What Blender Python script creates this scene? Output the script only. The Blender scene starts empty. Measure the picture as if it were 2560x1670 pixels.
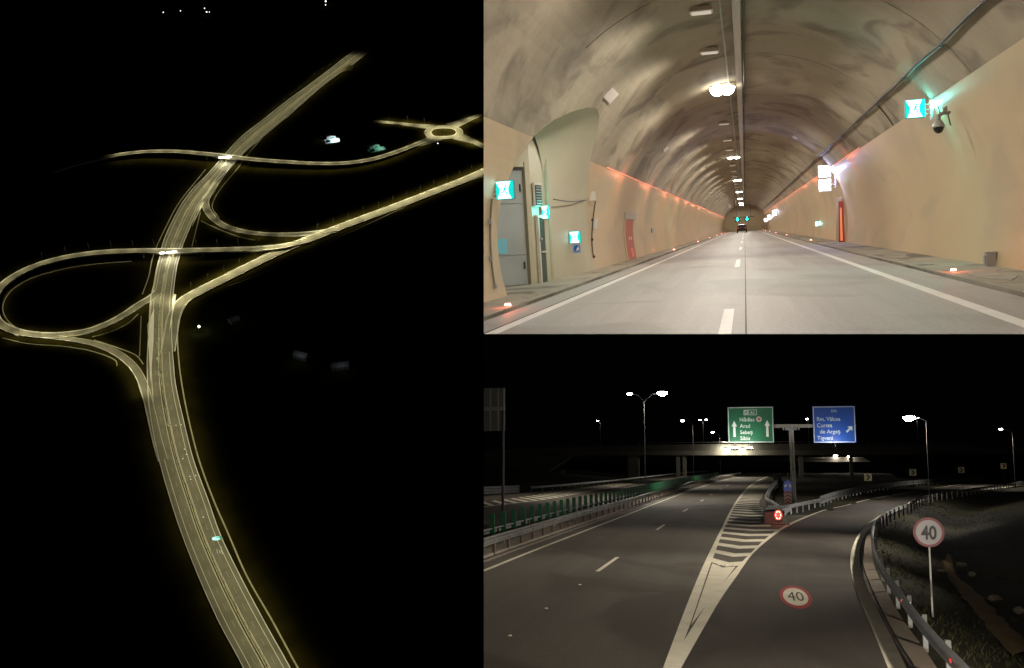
import bpy, bmesh, math, random
import numpy as np
from mathutils import Matrix, Vector
from mathutils.geometry import delaunay_2d_cdt

random.seed(7)
scene = bpy.context.scene
COL = scene.collection

# ---------------------------------------------------------------- camera
cam_data = bpy.data.cameras.new('camera')
cam_data.sensor_width = 36.0
cam_data.lens = 36.0
cam_data.clip_start = 0.1
cam_data.clip_end = 8000.0
camera = bpy.data.objects.new('camera', cam_data)
camera.rotation_euler = (math.radians(90), 0, 0)
COL.objects.link(camera)
scene.camera = camera

# ---------------------------------------------------------------- night sky
world = bpy.data.worlds.new('World')
scene.world = world
world.use_nodes = True
_bg = world.node_tree.nodes['Background']
_bg.inputs['Color'].default_value = (0.55, 0.6, 0.8, 1)
_bg.inputs['Strength'].default_value = 0.0006

# ---------------------------------------------------------------- exposure
scene.view_settings.view_transform = 'Standard'
scene.view_settings.look = 'None'
scene.view_settings.exposure = 0.0
scene.view_settings.gamma = 1.0
scene.view_settings.use_curve_mapping = False
scene.cycles.use_denoising = True
scene.cycles.max_bounces = 6
scene.cycles.diffuse_bounces = 4
scene.cycles.sample_clamp_indirect = 6.0
scene.cycles.sample_clamp_direct = 0.0
scene.cycles.caustics_reflective = False
scene.cycles.caustics_refractive = False

# strengths of the lamps of the three places (watts)
TUNNEL_W = 1200.0
STREET_W = 7000.0
VALLEY_W = 8600.0

# ---------------------------------------------------------------- coordinates projected from image pixels
# metres, in the own ground frame of each place: x across, y along, z up
DATA = {'A': {'br1': [(176.2, 1331.3), (158.0, 1341.1), (139.8, 1352.4), (125.4, 1358.5), (99.9, 1371.5)],
       'br2': [(209.2, 1327.0), (225.5, 1339.5), (245.8, 1355.9), (269.9, 1375.1)],
       'br3': [(202.6, 1288.8), (217.9, 1281.3), (228.6, 1265.2), (242.6, 1239.4)],
       'chan_in': [(-196.4, 1033.9), (-234.0, 1036.0), (-270.3, 1030.9), (-296.9, 1019.7), (-313.3, 998.5), (-317.1, 971.5), (-311.4, 947.4), (-296.9, 923.5),
                   (-275.9, 908.1)],
       'chan_loop': [(-181.5, 922.6), (-189.8, 907.3), (-203.9, 895.8), (-221.8, 889.8)],
       'chan_loop2': [(-178.1, 918.1), (-176.1, 881.2), (-174.2, 846.4)],
       'chan_loop3': [(-219.3, 883.7), (-197.4, 866.4), (-177.6, 848.5), (-169.8, 832.2)],
       'chan_mr': [(-127.2, 1137.3), (-130.8, 1092.4), (-133.8, 1054.7)],
       'chan_mr2': [(-125.6, 1114.3), (-108.5, 1092.4), (-79.7, 1062.7), (-63.9, 1053.5)],
       'chan_out': [(-306.8, 906.4), (-280.6, 890.9), (-246.1, 878.5), (-219.0, 864.3), (-195.2, 843.0), (-193.6, 834.2)],
       'chan_r': [(-32.6, 423.9), (-44.9, 456.4), (-59.6, 497.7), (-76.8, 544.1), (-91.0, 592.8), (-101.8, 630.1), (-114.5, 681.5), (-124.9, 737.4), (-131.9, 782.8),
                  (-137.2, 826.6), (-140.9, 873.5), (-141.0, 902.4), (-137.1, 928.1), (-129.7, 942.1)],
       'chan_tr': [(218.3, 1162.0), (174.1, 1136.7), (125.4, 1108.4), (53.3, 1056.9), (33.9, 1043.5), (3.3, 1019.9), (-30.5, 995.6), (-64.9, 972.9), (-93.8, 958.4)],
       'chan_ul': [(-124.5, 1257.9), (-153.7, 1165.5), (-165.2, 1105.9), (-172.2, 1063.2), (-175.3, 1031.9), (-176.2, 997.4), (-180.1, 961.1)],
       'chan_ur': [(-52.3, 1343.4), (-71.2, 1294.0), (-85.5, 1249.3), (-104.6, 1196.8), (-113.0, 1161.9), (-113.6, 1144.9), (-105.3, 1116.9)],
       'dim_l': [(-144.5, 639.5), (-134.8, 601.6), (-124.2, 562.0), (-111.4, 517.4), (-101.2, 487.1), (-97.0, 467.8)],
       'dotsA': [(-135.3, 732.1), (-131.0, 732.0), (-121.0, 662.4), (-116.6, 662.4), (-120.2, 658.8), (-109.2, 612.2), (-126.9, 698.2), (-125.0, 691.0), (-127.7, 685.9)],
       'exit': [(-294.9, 911.6), (-267.6, 901.3), (-236.3, 887.4), (-214.6, 874.3), (-194.5, 854.9), (-180.0, 833.1), (-170.3, 809.9), (-163.5, 783.7), (-156.4, 750.0),
                (-149.6, 715.3), (-143.4, 687.8)],
       'farlights': [(-215.1, 1937.5), (-185.3, 1940.7), (-143.3, 1946.2), (-139.2, 1923.2), (-134.2, 1920.9), (74.3, 1943.8), (72.7, 1921.2), (176.0, 1259.4)],
       'loop': [(-6.7, 1037.2, 1.0), (-37.8, 1027.2, 2.5), (-63.6, 1024.6, 4.5), (-97.7, 1025.7, 6.5), (-148.9, 1034.2, 7.0), (-195.8, 1043.7, 7.0),
                (-229.8, 1048.4, 6.5), (-258.8, 1047.6, 6.0), (-282.7, 1041.4, 5.5), (-301.4, 1030.8, 5.0), (-317.0, 1014.8, 4.0), (-326.2, 992.3, 3.0),
                (-323.7, 962.1, 2.0), (-315.3, 935.2, 1.2), (-295.2, 914.3, 0.6), (-273.3, 903.5, 0.3), (-252.6, 899.4, 0.0), (-228.6, 900.6, 0.0), (-209.0, 910.0, 0.0),
                (-191.5, 927.0, 0.0), (-180.2, 941.4, 0.0), (-170.7, 951.1, 0.0), (-163.5, 963.1, 0.0)],
       'mw_l': [(-69.1, 431.9), (-80.0, 464.1), (-96.1, 505.8), (-111.2, 551.6), (-125.5, 600.4), (-135.0, 637.4), (-146.7, 688.6), (-155.5, 736.0), (-160.5, 769.5),
                (-163.6, 799.0), (-166.7, 838.1), (-168.5, 879.5), (-171.1, 951.5), (-170.0, 977.6), (-169.1, 1013.8), (-167.3, 1039.1), (-166.0, 1067.4),
                (-161.4, 1102.6), (-150.8, 1158.7), (-138.5, 1200.9), (-123.9, 1235.3), (-104.5, 1288.5), (-79.4, 1353.5), (-49.6, 1407.4), (-17.5, 1466.7),
                (16.6, 1524.2), (49.9, 1582.0), (93.7, 1660.4), (109.9, 1683.2), (163.2, 1779.3)],
       'mw_r': [(-38.0, 425.1), (-49.8, 457.5), (-65.3, 499.0), (-81.5, 545.1), (-95.8, 589.6), (-105.9, 631.0), (-118.9, 682.5), (-129.3, 738.3), (-138.5, 792.4),
                (-142.2, 827.7), (-146.1, 874.6), (-148.0, 919.0), (-148.8, 957.5), (-147.6, 1013.9), (-145.8, 1034.0), (-143.9, 1056.9), (-140.1, 1081.8),
                (-133.3, 1126.5), (-127.0, 1159.6), (-120.1, 1182.2), (-111.7, 1213.3), (-94.7, 1251.7), (-76.9, 1295.3), (-58.0, 1332.3), (-29.1, 1386.6),
                (-3.4, 1433.6), (29.9, 1500.5), (62.5, 1559.3), (92.2, 1602.5), (123.4, 1659.9), (178.7, 1757.9)],
       'ramp_ur': [(-99.0, 1249.8), (-108.4, 1219.6), (-116.0, 1189.1), (-121.6, 1168.2), (-120.6, 1146.4), (-111.2, 1115.2), (-97.3, 1093.0), (-77.0, 1075.7),
                   (-50.4, 1063.0), (-23.7, 1057.2), (0.9, 1055.6), (30.7, 1059.9)],
       'ring': [(169.7, 1314.2), (178.3, 1327.3), (194.3, 1328.8), (208.9, 1322.0), (213.5, 1306.7), (205.6, 1293.0), (189.4, 1291.7), (173.3, 1298.0)],
       'truck': [(-98.8, 585.6), (-94.3, 573.7)],
       'trunk': [(233.8, 1182.8), (220.5, 1173.5), (186.7, 1151.2), (158.9, 1135.5), (105.5, 1104.2), (55.2, 1076.6), (7.3, 1049.4), (-29.3, 1027.1), (-64.5, 1000.5),
                 (-98.0, 973.4), (-122.1, 954.0), (-137.5, 938.3), (-145.0, 914.5), (-147.2, 882.0), (-148.3, 847.4)],
       'upper': [(-314.8, 1291.4, 1.0), (-282.3, 1305.6, 2.5), (-252.3, 1313.2, 4.0), (-213.4, 1316.6, 5.5), (-172.3, 1308.0, 7.0), (-131.3, 1292.6, 7.0),
                 (-98.2, 1276.3, 7.0), (-60.4, 1256.7, 7.0), (-20.6, 1242.7, 6.0), (19.2, 1231.2, 5.0), (54.5, 1228.2, 4.0), (85.9, 1234.8, 3.0), (116.3, 1250.8, 2.0),
                 (142.7, 1269.7, 1.0), (166.9, 1288.4, 0.0)],
       'yards': [(40.4, 1313.4), (95.9, 1271.7), (-119.7, 876.6), (-86.9, 888.3), (-24.4, 811.4), (9.4, 787.6)]},
 'H': {'dashes': [[(-6.15, 41.09), (-6.15, 47.36)], [(-6.15, 66.73), (-6.13, 72.49)], [(-6.13, 91.87), (-6.05, 97.27)], [(-5.84, 116.59), (-5.7, 120.72)],
                  [(-5.65, 138.41), (-5.55, 142.78)], [(-5.16, 164.56), (-5.03, 170.75)], [(-4.83, 190.79), (-4.71, 197.42)]],
       'dirt_l': [(10.63, 63.98), (9.14, 56.49), (7.79, 44.76), (7.03, 36.64), (6.59, 31.48), (6.47, 29.69)],
       'dirt_r': [(10.63, 62.4), (9.07, 51.86), (8.72, 45.37), (8.11, 38.8), (7.85, 34.89), (7.6, 31.35)],
       'edge_left': [(-10.59, 38.68), (-10.59, 40.37), (-10.6, 48.19), (-10.49, 61.99), (-10.26, 83.5), (-9.96, 119.09), (-8.48, 202.98), (-4.8, 292.11), (-0.63, 348.14),
                     (3.42, 460.65), (8.75, 591.44)],
       'far_rail': [(-35.37, 130.7), (-35.1, 133.72), (-31.85, 144.17), (-28.78, 178.69), (-25.98, 261.42), (-23.04, 367.19), (-14.34, 463.65)],
       'gore_l_in': [(-1.77, 25.77), (-1.77, 28.45), (-1.83, 35.91), (-1.91, 48.15), (-1.98, 70.63), (-1.74, 121.01), (0.03, 213.2), (4.21, 320.49), (9.88, 428.14)],
       'gore_l_out': [(-1.96, 20.56), (-1.98, 22.54), (-2.08, 30.84), (-2.17, 42.56), (-2.17, 62.95), (-1.99, 120.95), (-0.44, 213.09), (3.75, 320.38), (9.41, 428.03)],
       'gore_r_in': [(-1.77, 25.77), (-1.49, 32.83), (-1.17, 38.41), (-0.66, 45.76), (-0.25, 50.92), (0.48, 59.98), (1.79, 72.04), (3.44, 82.96), (6.25, 98.97)],
       'gore_r_out': [(-1.67, 20.63), (-1.6, 22.63), (-1.38, 28.15), (-1.14, 33.71), (-0.76, 40.38), (-0.2, 49.97), (0.66, 59.59), (1.89, 70.59), (3.45, 81.34),
                      (6.13, 97.11), (9.0, 109.12), (12.39, 124.32), (19.43, 149.92), (29.29, 184.06), (48.46, 244.87), (72.17, 309.73)],
       'gutter_l': [(3.12, 22.08), (3.2, 23.78), (3.25, 25.93), (3.44, 30.43), (3.77, 36.92), (4.4, 46.61), (5.34, 56.67), (6.46, 65.6)],
       'gutter_r': [(3.56, 22.18), (3.62, 23.88), (3.7, 25.59), (3.81, 29.5), (4.11, 35.5), (4.62, 43.83), (5.66, 55.28), (6.62, 64.65)],
       'lampfeet': [(17.32, 113.96), (44.04, 196.06)],
       'median_posts': [(-11.22, 44.06), (-11.18, 46.84), (-11.24, 49.96), (-11.26, 53.13), (-11.29, 56.13), (-11.31, 59.38)],
       'median_rail': [(-11.86, 43.87), (-11.94, 45.52), (-11.96, 55.57), (-11.98, 71.79), (-11.52, 96.13), (-10.99, 149.06), (-9.19, 220.53), (-4.27, 351.78)],
       'opp_edge': [(-25.39, 92.26), (-25.5, 97.16), (-23.84, 115.66), (-23.56, 146.24), (-23.33, 199.5), (-21.49, 268.55), (-16.12, 388.0)],
       'opp_far': [(-31.17, 113.23), (-33.22, 126.57), (-31.3, 141.67), (-28.27, 175.52), (-25.73, 258.69), (-22.72, 361.77), (-14.74, 475.83)],
       'rail_island_l': [(1.95, 88.25), (1.6, 97.17), (1.15, 106.92), (1.62, 134.34), (3.55, 195.99), (6.49, 254.57)],
       'rail_island_r': [(6.24, 104.94), (9.48, 124.95), (18.32, 166.27), (31.31, 209.08), (51.93, 275.35), (79.01, 354.45)],
       'rail_slip': [(3.49, 18.29), (3.52, 19.68), (3.56, 22.75), (3.65, 25.99), (3.86, 30.66), (4.09, 35.95), (4.47, 41.99), (5.19, 49.87), (6.47, 61.51), (7.52, 69.01),
                     (9.6, 80.56), (12.63, 94.16), (18.8, 121.31), (27.92, 148.49), (39.12, 180.51), (49.98, 214.6)],
       'rocks': [(9.49, 50.95), (8.62, 42.25), (8.36, 51.74), (9.77, 79.26), (8.71, 39.05), (9.9, 55.56)],
       'roundel': [(1.19, 35.11), (0.71, 34.99), (1.67, 35.22), (1.3, 38.14), (1.09, 32.44)],
       'slats': [(-12.93, 50.75), (-12.92, 53.31), (-12.89, 55.64), (-12.9, 58.37), (-12.84, 60.58), (-12.76, 62.72)],
       'slip_right': [(2.75, 21.99), (2.83, 23.7), (3.05, 28.38), (3.31, 34.47), (3.67, 41.1), (4.37, 49.85), (5.27, 58.19), (6.5, 67.69), (8.91, 82.61), (12.52, 100.91),
                      (16.01, 115.16), (22.0, 138.56), (33.73, 170.83), (48.97, 210.48)],
       'studs': [(-6.11, 30.49), (-6.05, 25.59), (-6.1, 36.55)],
       'tip': [(-1.74, 28.26), (-1.84, 45.49), (-1.36, 43.75), (-0.85, 44.25)]},
 'axes': {'A': [(0.976668, 0.177772, 0.120482), (-0.214753, 0.808484, 0.547937), (0.0, -0.561027, 0.827798), (-0.0, 314.1751, -463.5666)],
          'H': [(0.973672, -0.226192, 0.028274), (0.227952, 0.966154, -0.120769), (-0.0, 0.124035, 0.992278), (0.0, -0.5333, -4.2668)],
          'T': [(0.973485, -0.225419, 0.038901), (0.220524, 0.970002, 0.102305), (-0.060795, -0.091014, 0.993992), (0.0894, 0.1338, -1.4612)]}}


def frame(k):
    X, Y, Z, O = [Vector(v) for v in DATA['axes'][k]]
    m = Matrix((X, Y, Z)).transposed().to_4x4()
    m.translation = O
    return m
FRAMES = {k: frame(k) for k in 'HTA'}
SITE = 'H'
SITE_OF = {}
KEEP = set()          # lamps and a car added outside the view to light the road

# ---------------------------------------------------------------- materials
MATS = {}
def mat(name, col, rough=0.7, metal=0.0, col2=None, scale=1.0, bump=0.0, emit=None, estr=0.0,
        detail=6.0, spec=0.5, contrast=(0.35, 0.65), stretch=(1, 1, 1), blot=None, bscale=None, local=False, grain=0.0):
    if name in MATS:
        return MATS[name]
    m = bpy.data.materials.new(name)
    m.use_nodes = True
    nt = m.node_tree
    N, L = nt.nodes, nt.links
    b = N['Principled BSDF']
    b.inputs['Base Color'].default_value = (*col, 1)
    b.inputs['Roughness'].default_value = rough
    b.inputs['Metallic'].default_value = metal
    b.inputs['Specular IOR Level'].default_value = spec
    if emit:
        b.inputs['Emission Color'].default_value = (*emit, 1)
        b.inputs['Emission Strength'].default_value = estr
    if col2 or bump:
        geo = N.new('ShaderNodeNewGeometry')
        mp = N.new('ShaderNodeMapping')
        mp.inputs['Scale'].default_value = stretch
        tco = N.new('ShaderNodeTexCoord')
        L.new(tco.outputs['Object'] if local else geo.outputs['Position'], mp.inputs['Vector'])
        nz = N.new('ShaderNodeTexNoise')
        nz.inputs['Scale'].default_value = scale
        nz.inputs['Detail'].default_value = detail
        nz.inputs['Roughness'].default_value = 0.6
        L.new(mp.outputs['Vector'], nz.inputs['Vector'])
        if col2:
            r = N.new('ShaderNodeValToRGB')
            r.color_ramp.elements[0].position = contrast[0]
            r.color_ramp.elements[1].position = contrast[1]
            r.color_ramp.elements[0].color = (*col, 1)
            r.color_ramp.elements[1].color = (*col2, 1)
            L.new(nz.outputs['Fac'], r.inputs['Fac'])
            out = r.outputs['Color']
            if blot:                                   # darker stains with their own outline
                n2 = N.new('ShaderNodeTexNoise')
                n2.inputs['Scale'].default_value = bscale
                n2.inputs['Detail'].default_value = 3.0
                n2.inputs['Distortion'].default_value = 0.8
                mp2 = N.new('ShaderNodeMapping')
                mp2.inputs['Scale'].default_value = (1.0, 0.5, 1.3)
                mp2.inputs['Rotation'].default_value = (0.3, 0.5, 0.6)
                L.new(geo.outputs['Position'], mp2.inputs['Vector'])
                L.new(mp2.outputs['Vector'], n2.inputs['Vector'])
                r2 = N.new('ShaderNodeValToRGB')
                r2.color_ramp.elements[0].position = 0.52
                r2.color_ramp.elements[1].position = 0.64
                L.new(n2.outputs['Fac'], r2.inputs['Fac'])
                mx = N.new('ShaderNodeMixRGB')
                mx.inputs['Color2'].default_value = (*blot, 1)
                L.new(r2.outputs['Color'], mx.inputs['Fac'])
                L.new(out, mx.inputs['Color1'])
                out = mx.outputs['Color']
            if grain:                                  # fine aggregate speckle
                n3 = N.new('ShaderNodeTexNoise')
                n3.inputs['Scale'].default_value = 14.0
                n3.inputs['Detail'].default_value = 3.0
                L.new(tco.outputs['Object'], n3.inputs['Vector'])
                mr3 = N.new('ShaderNodeMapRange')
                mr3.inputs['From Min'].default_value = 0.3
                mr3.inputs['From Max'].default_value = 0.7
                mr3.inputs['To Min'].default_value = 1.0 - grain
                mr3.inputs['To Max'].default_value = 1.0 + grain
                L.new(n3.outputs['Fac'], mr3.inputs['Value'])
                vm = N.new('ShaderNodeVectorMath'); vm.operation = 'SCALE'
                L.new(out, vm.inputs[0]); L.new(mr3.outputs['Result'], vm.inputs['Scale'])
                out = vm.outputs['Vector']
            L.new(out, b.inputs['Base Color'])
        if bump:
            bp = N.new('ShaderNodeBump')
            bp.inputs['Strength'].default_value = bump
            bp.inputs['Distance'].default_value = 0.05
            nb = N.new('ShaderNodeTexNoise')
            nb.inputs['Scale'].default_value = scale * 9
            nb.inputs['Detail'].default_value = 4
            L.new(geo.outputs['Position'], nb.inputs['Vector'])
            L.new(nb.outputs['Fac'], bp.inputs['Height'])
            L.new(bp.outputs['Normal'], b.inputs['Normal'])
    MATS[name] = m
    return m

# ---------------------------------------------------------------- mesh builder
class MB:
    def __init__(self):
        self.v = []; self.f = []
    def add(self, vs, fs):
        o = len(self.v)
        self.v += [tuple(map(float, p)) for p in vs]
        self.f += [tuple(i + o for i in q) for q in fs]
        return self
    def box(self, c, s, rz=0.0, rx=0.0, taper=1.0):
        x, y, z = s[0] / 2, s[1] / 2, s[2] / 2
        m = Matrix.Translation(c) @ Matrix.Rotation(rz, 4, 'Z') @ Matrix.Rotation(rx, 4, 'X')
        vs = []
        for dz in (-1, 1):
            t = taper if dz > 0 else 1.0
            for dx, dy in ((-1, -1), (1, -1), (1, 1), (-1, 1)):
                vs.append(m @ Vector((dx * x * t, dy * y * t, dz * z)))
        return self.add(vs, [(3, 2, 1, 0), (4, 5, 6, 7), (0, 1, 5, 4), (1, 2, 6, 5), (2, 3, 7, 6), (3, 0, 4, 7)])
    def tube(self, pts, r, n=8, r1=None, caps=True):
        pts = [Vector(p) for p in pts]
        k = len(pts)
        rings = []
        for i, p in enumerate(pts):
            t = (pts[min(i + 1, k - 1)] - pts[max(i - 1, 0)]).normalized()
            up = Vector((0, 0, 1)) if abs(t.z) < 0.9 else Vector((0, 1, 0))
            a = t.cross(up).normalized(); b = a.cross(t)
            rad = r if r1 is None else r + (r1 - r) * i / (k - 1)
            rings.append([p + a * rad * math.cos(2 * math.pi * j / n) + b * rad * math.sin(2 * math.pi * j / n) for j in range(n)])
        vs = [q for R in rings for q in R]
        fs = [(i * n + j, i * n + (j + 1) % n, (i + 1) * n + (j + 1) % n, (i + 1) * n + j) for i in range(k - 1) for j in range(n)]
        if caps:
            fs += [tuple(range(n))[::-1], tuple(range((k - 1) * n, k * n))]
        return self.add(vs, fs)
    def prism(self, poly, axis, a, b):
        """poly: 2-D outline; axis 'y' -> poly is (x,z) pushed from y=a to b; 'z' -> (x,y); 'x' -> (y,z)"""
        def P(u, v, w):
            return {'y': (u, w, v), 'z': (u, v, w), 'x': (w, u, v)}[axis]
        n = len(poly)
        vs = [P(u, v, a) for u, v in poly] + [P(u, v, b) for u, v in poly]
        fs = [tuple(range(n))[::-1], tuple(range(n, 2 * n))] + [(i, (i + 1) % n, n + (i + 1) % n, n + i) for i in range(n)]
        return self.add(vs, fs)
    def strip(self, A, B, z=0.0, thick=0.0):
        """sheet between two polylines of equal length; with thickness a slab"""
        n = len(A)
        def p3(p, dz): return (p[0], p[1], (p[2] if len(p) > 2 else 0.0) + z + dz)
        vs = [p3(p, 0) for p in A] + [p3(p, 0) for p in B]
        fs = [(i, n + i, n + i + 1, i + 1) for i in range(n - 1)]
        if thick:
            vs += [p3(p, -thick) for p in A] + [p3(p, -thick) for p in B]
            fs += [(2 * n + i, 2 * n + i + 1, 3 * n + i + 1, 3 * n + i) for i in range(n - 1)]
            fs += [(i, i + 1, 2 * n + i + 1, 2 * n + i) for i in range(n - 1)]
            fs += [(n + i, 3 * n + i, 3 * n + i + 1, n + i + 1) for i in range(n - 1)]
            fs += [(0, 2 * n, 3 * n, n), (n - 1, 2 * n - 1, 4 * n - 1, 3 * n - 1)]
        return self.add(vs, fs)
    def sweep(self, path, prof):
        """open/closed profile [(u,z)] carried along path; u to the right of travel"""
        k = len(path); n = len(prof)
        vs = []
        for i in range(k):
            p = Vector(path[i][:2]); a = Vector(path[max(i - 1, 0)][:2]); b = Vector(path[min(i + 1, k - 1)][:2])
            t = (b - a).normalized(); r = Vector((t.y, -t.x))
            z0 = path[i][2] if len(path[i]) > 2 else 0.0
            for u, z in prof:
                q = p + r * u
                vs.append((q.x, q.y, z + z0))
        fs = [(i * n + j, i * n + (j + 1) % n, (i + 1) * n + (j + 1) % n, (i + 1) * n + j) for i in range(k - 1) for j in range(n)]
        fs += [tuple(range(n))[::-1], tuple(range((k - 1) * n, k * n))]
        return self.add(vs, fs)
    def sphere(self, c, r, nu=10, nv=6, half=0):
        """ellipsoid; half=-1 keeps the lower bowl, 1 the upper dome"""
        t0, t1 = (0.0, math.pi)
        if half < 0: t0 = math.pi / 2
        if half > 0: t1 = math.pi / 2
        vs = []
        for i in range(nv + 1):
            t = t0 + (t1 - t0) * i / nv
            for j in range(nu):
                a = 2 * math.pi * j / nu
                vs.append((c[0] + r[0] * math.sin(t) * math.cos(a), c[1] + r[1] * math.sin(t) * math.sin(a), c[2] + r[2] * math.cos(t)))
        fs = [(i * nu + j, (i + 1) * nu + j, (i + 1) * nu + (j + 1) % nu, i * nu + (j + 1) % nu) for i in range(nv) for j in range(nu)]
        if half: fs.append(tuple(range(nu)) if half < 0 else tuple(range(nv * nu, (nv + 1) * nu)))
        return self.add(vs, fs)
    def disc(self, c, rx, rz, y, d=0.02, n=28, inner=0.0):
        """upright disc (or ring) in the x-z plane at c, from y to y+d"""
        out = [(c[0] + rx * math.cos(2 * math.pi * i / n), c[1] + rz * math.sin(2 * math.pi * i / n)) for i in range(n)]
        if not inner:
            return self.prism(out, 'y', y, y + d)
        inn = [(c[0] + (p[0] - c[0]) * inner, c[1] + (p[1] - c[1]) * inner) for p in out]
        vs = [(u, y, v) for u, v in out] + [(u, y, v) for u, v in inn] + [(u, y + d, v) for u, v in out] + [(u, y + d, v) for u, v in inn]
        fs = []
        for i in range(n):
            j = (i + 1) % n
            fs += [(i, j, n + j, n + i), (2 * n + i, 3 * n + i, 3 * n + j, 2 * n + j), (i, 2 * n + i, 2 * n + j, j), (n + i, n + j, 3 * n + j, 3 * n + i)]
        return self.add(vs, fs)
    def mesh(self, name, m, smooth=False):
        me = bpy.data.meshes.new(name)
        me.from_pydata(self.v, [], self.f)
        me.materials.append(m)
        bm = bmesh.new(); bm.from_mesh(me)
        bmesh.ops.recalc_face_normals(bm, faces=bm.faces)
        if smooth:
            for f in bm.faces: f.smooth = True
            for e in bm.edges:
                if len(e.link_faces) == 2 and e.calc_face_angle(0) > 0.7: e.smooth = False
        bm.to_mesh(me); bm.free()
        return me

def place(o, loc=(0, 0, 0), rz=0.0, rx=0.0, ry=0.0):
    o.matrix_world = FRAMES[SITE] @ Matrix.Translation(loc) @ Matrix.Rotation(rz, 4, 'Z') @ Matrix.Rotation(rx, 4, 'X') @ Matrix.Rotation(ry, 4, 'Y')
def tags(o, label, cat, group=None):
    o['label'] = label; o['category'] = cat
    if group: o['group'] = group
def thing(name, label, cat, loc=(0, 0, 0), rz=0.0, group=None, rx=0.0, ry=0.0):
    o = bpy.data.objects.new(name, None)
    o.empty_display_size = 0.2
    COL.objects.link(o); place(o, loc, rz, rx, ry); tags(o, label, cat, group)
    SITE_OF[o.name] = SITE
    return o
def part(name, mb, m, parent, smooth=False, label=None, loc=None, mesh=None):
    me = mesh if mesh else mb.mesh(name, m, smooth)
    o = bpy.data.objects.new(name, me)
    COL.objects.link(o); o.parent = parent
    if loc: o.location = loc
    if label: o['label'] = label
    SITE_OF[o.name] = SITE
    return o
def solo(name, mb, m, label, cat, loc=(0, 0, 0), rz=0.0, group=None, smooth=False, mesh=None, rx=0.0, ry=0.0):
    o = bpy.data.objects.new(name, mesh if mesh else mb.mesh(name, m, smooth))
    COL.objects.link(o); place(o, loc, rz, rx, ry); tags(o, label, cat, group)
    SITE_OF[o.name] = SITE
    return o
def struct(name, mb, m, label=None, smooth=False, kind='structure'):
    o = bpy.data.objects.new(name, mb.mesh(name, m, smooth) if mb else None)
    COL.objects.link(o); place(o); o['kind'] = kind
    if label: o['label'] = label
    SITE_OF[o.name] = SITE
    return o
def lamp(kind, parent, loc, power, color, size=0.15, cone=None, blend=0.4, aim=None):
    d = bpy.data.lights.new('lamp_light', kind)
    d.energy = power; d.color = color
    if kind == 'SPOT':
        d.spot_size = math.radians(cone); d.spot_blend = blend; d.shadow_soft_size = size
    elif kind == 'POINT':
        d.shadow_soft_size = size
    elif kind == 'AREA':
        d.size = size
    o = bpy.data.objects.new('lamp_light', d)
    COL.objects.link(o); o.parent = parent; o.location = loc
    if aim is not None:
        o.rotation_euler = Vector(aim).to_track_quat('-Z', 'Y').to_euler()
    SITE_OF[o.name] = SITE
    return o
def text_mesh(s, size, m, align='LEFT', sx=1.0, depth=0.006, bold=0.0):
    """upright lettering in the x-z plane, front towards -y"""
    c = bpy.data.curves.new('lettering', 'FONT')
    c.body = s; c.size = size; c.extrude = depth; c.offset = bold; c.align_x = align; c.resolution_u = 3
    o = bpy.data.objects.new('lettering', c)
    COL.objects.link(o)
    dg = bpy.context.evaluated_depsgraph_get()
    me = bpy.data.meshes.new_from_object(o.evaluated_get(dg))
    bpy.data.objects.remove(o); bpy.data.curves.remove(c)
    me.transform(Matrix.Rotation(math.radians(90), 4, 'X') @ Matrix.Diagonal((sx, 1, 1, 1)))
    me.materials.clear(); me.materials.append(m)
    me.name = 'lettering'
    return me

# ---------------------------------------------------------------- curves
def smooth_path(pts, step):
    P = np.array([tuple(p) + ((0.0,) if len(p) == 2 else ()) for p in pts], float)
    Q = []
    for i in range(len(P) - 1):
        a = P[max(i - 1, 0)]; b = P[i]; c = P[i + 1]; d = P[min(i + 2, len(P) - 1)]
        n = max(2, int(np.linalg.norm(c - b) / step * 2) + 1)
        t0 = np.linalg.norm(b - a) ** .5 or 1; t1 = np.linalg.norm(c - b) ** .5 or 1; t2 = np.linalg.norm(d - c) ** .5 or 1
        m1 = (b - a) / t0 ** 2 * t1 * 1.0 if i else (c - b) / t1
        # centripetal tangents
        def tang(p, q, r, ta, tb):
            return ((q - p) / ta - (r - p) / (ta + tb) + (r - q) / tb)
        k1 = tang(a, b, c, t0 if i else t1, t1) * t1 if i else (c - b)
        k2 = tang(b, c, d, t1, t2) * t1 if i < len(P) - 2 else (c - b)
        for j in range(n):
            s = j / n
            Q.append((2 * s**3 - 3 * s**2 + 1) * b + (s**3 - 2 * s**2 + s) * k1 + (-2 * s**3 + 3 * s**2) * c + (s**3 - s**2) * k2)
    Q.append(P[-1])
    return resample(Q, step)
def resample(Q, step=None, n=None):
    Q = np.array(Q, float)
    L = np.r_[0, np.cumsum(np.linalg.norm(np.diff(Q, axis=0), axis=1))]
    k = n if n else max(2, int(L[-1] / step) + 1)
    s = np.linspace(0, L[-1], k)
    return np.stack([np.interp(s, L, Q[:, i]) for i in range(Q.shape[1])], 1)
def offset(path, d):
    P = np.array(path, float)
    T = np.gradient(P[:, :2], axis=0)
    T /= np.linalg.norm(T, axis=1)[:, None] + 1e-9
    R = P.copy(); R[:, 0] += T[:, 1] * d; R[:, 1] -= T[:, 0] * d
    return R
def xat(path, y):
    P = np.array(path, float)
    o = np.argsort(P[:, 1])
    return float(np.interp(y, P[o, 1], P[o, 0]))

# ================================================================ PLACE ONE: ROAD TUNNEL
SITE = 'T'
CX, CZ, RT = 0.1, 1.27, 6.25
T_END = 306.0
def cylx(z, side, r=RT):
    return CX + side * math.sqrt(max(r * r - (z - CZ) ** 2, 0.0))

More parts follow.
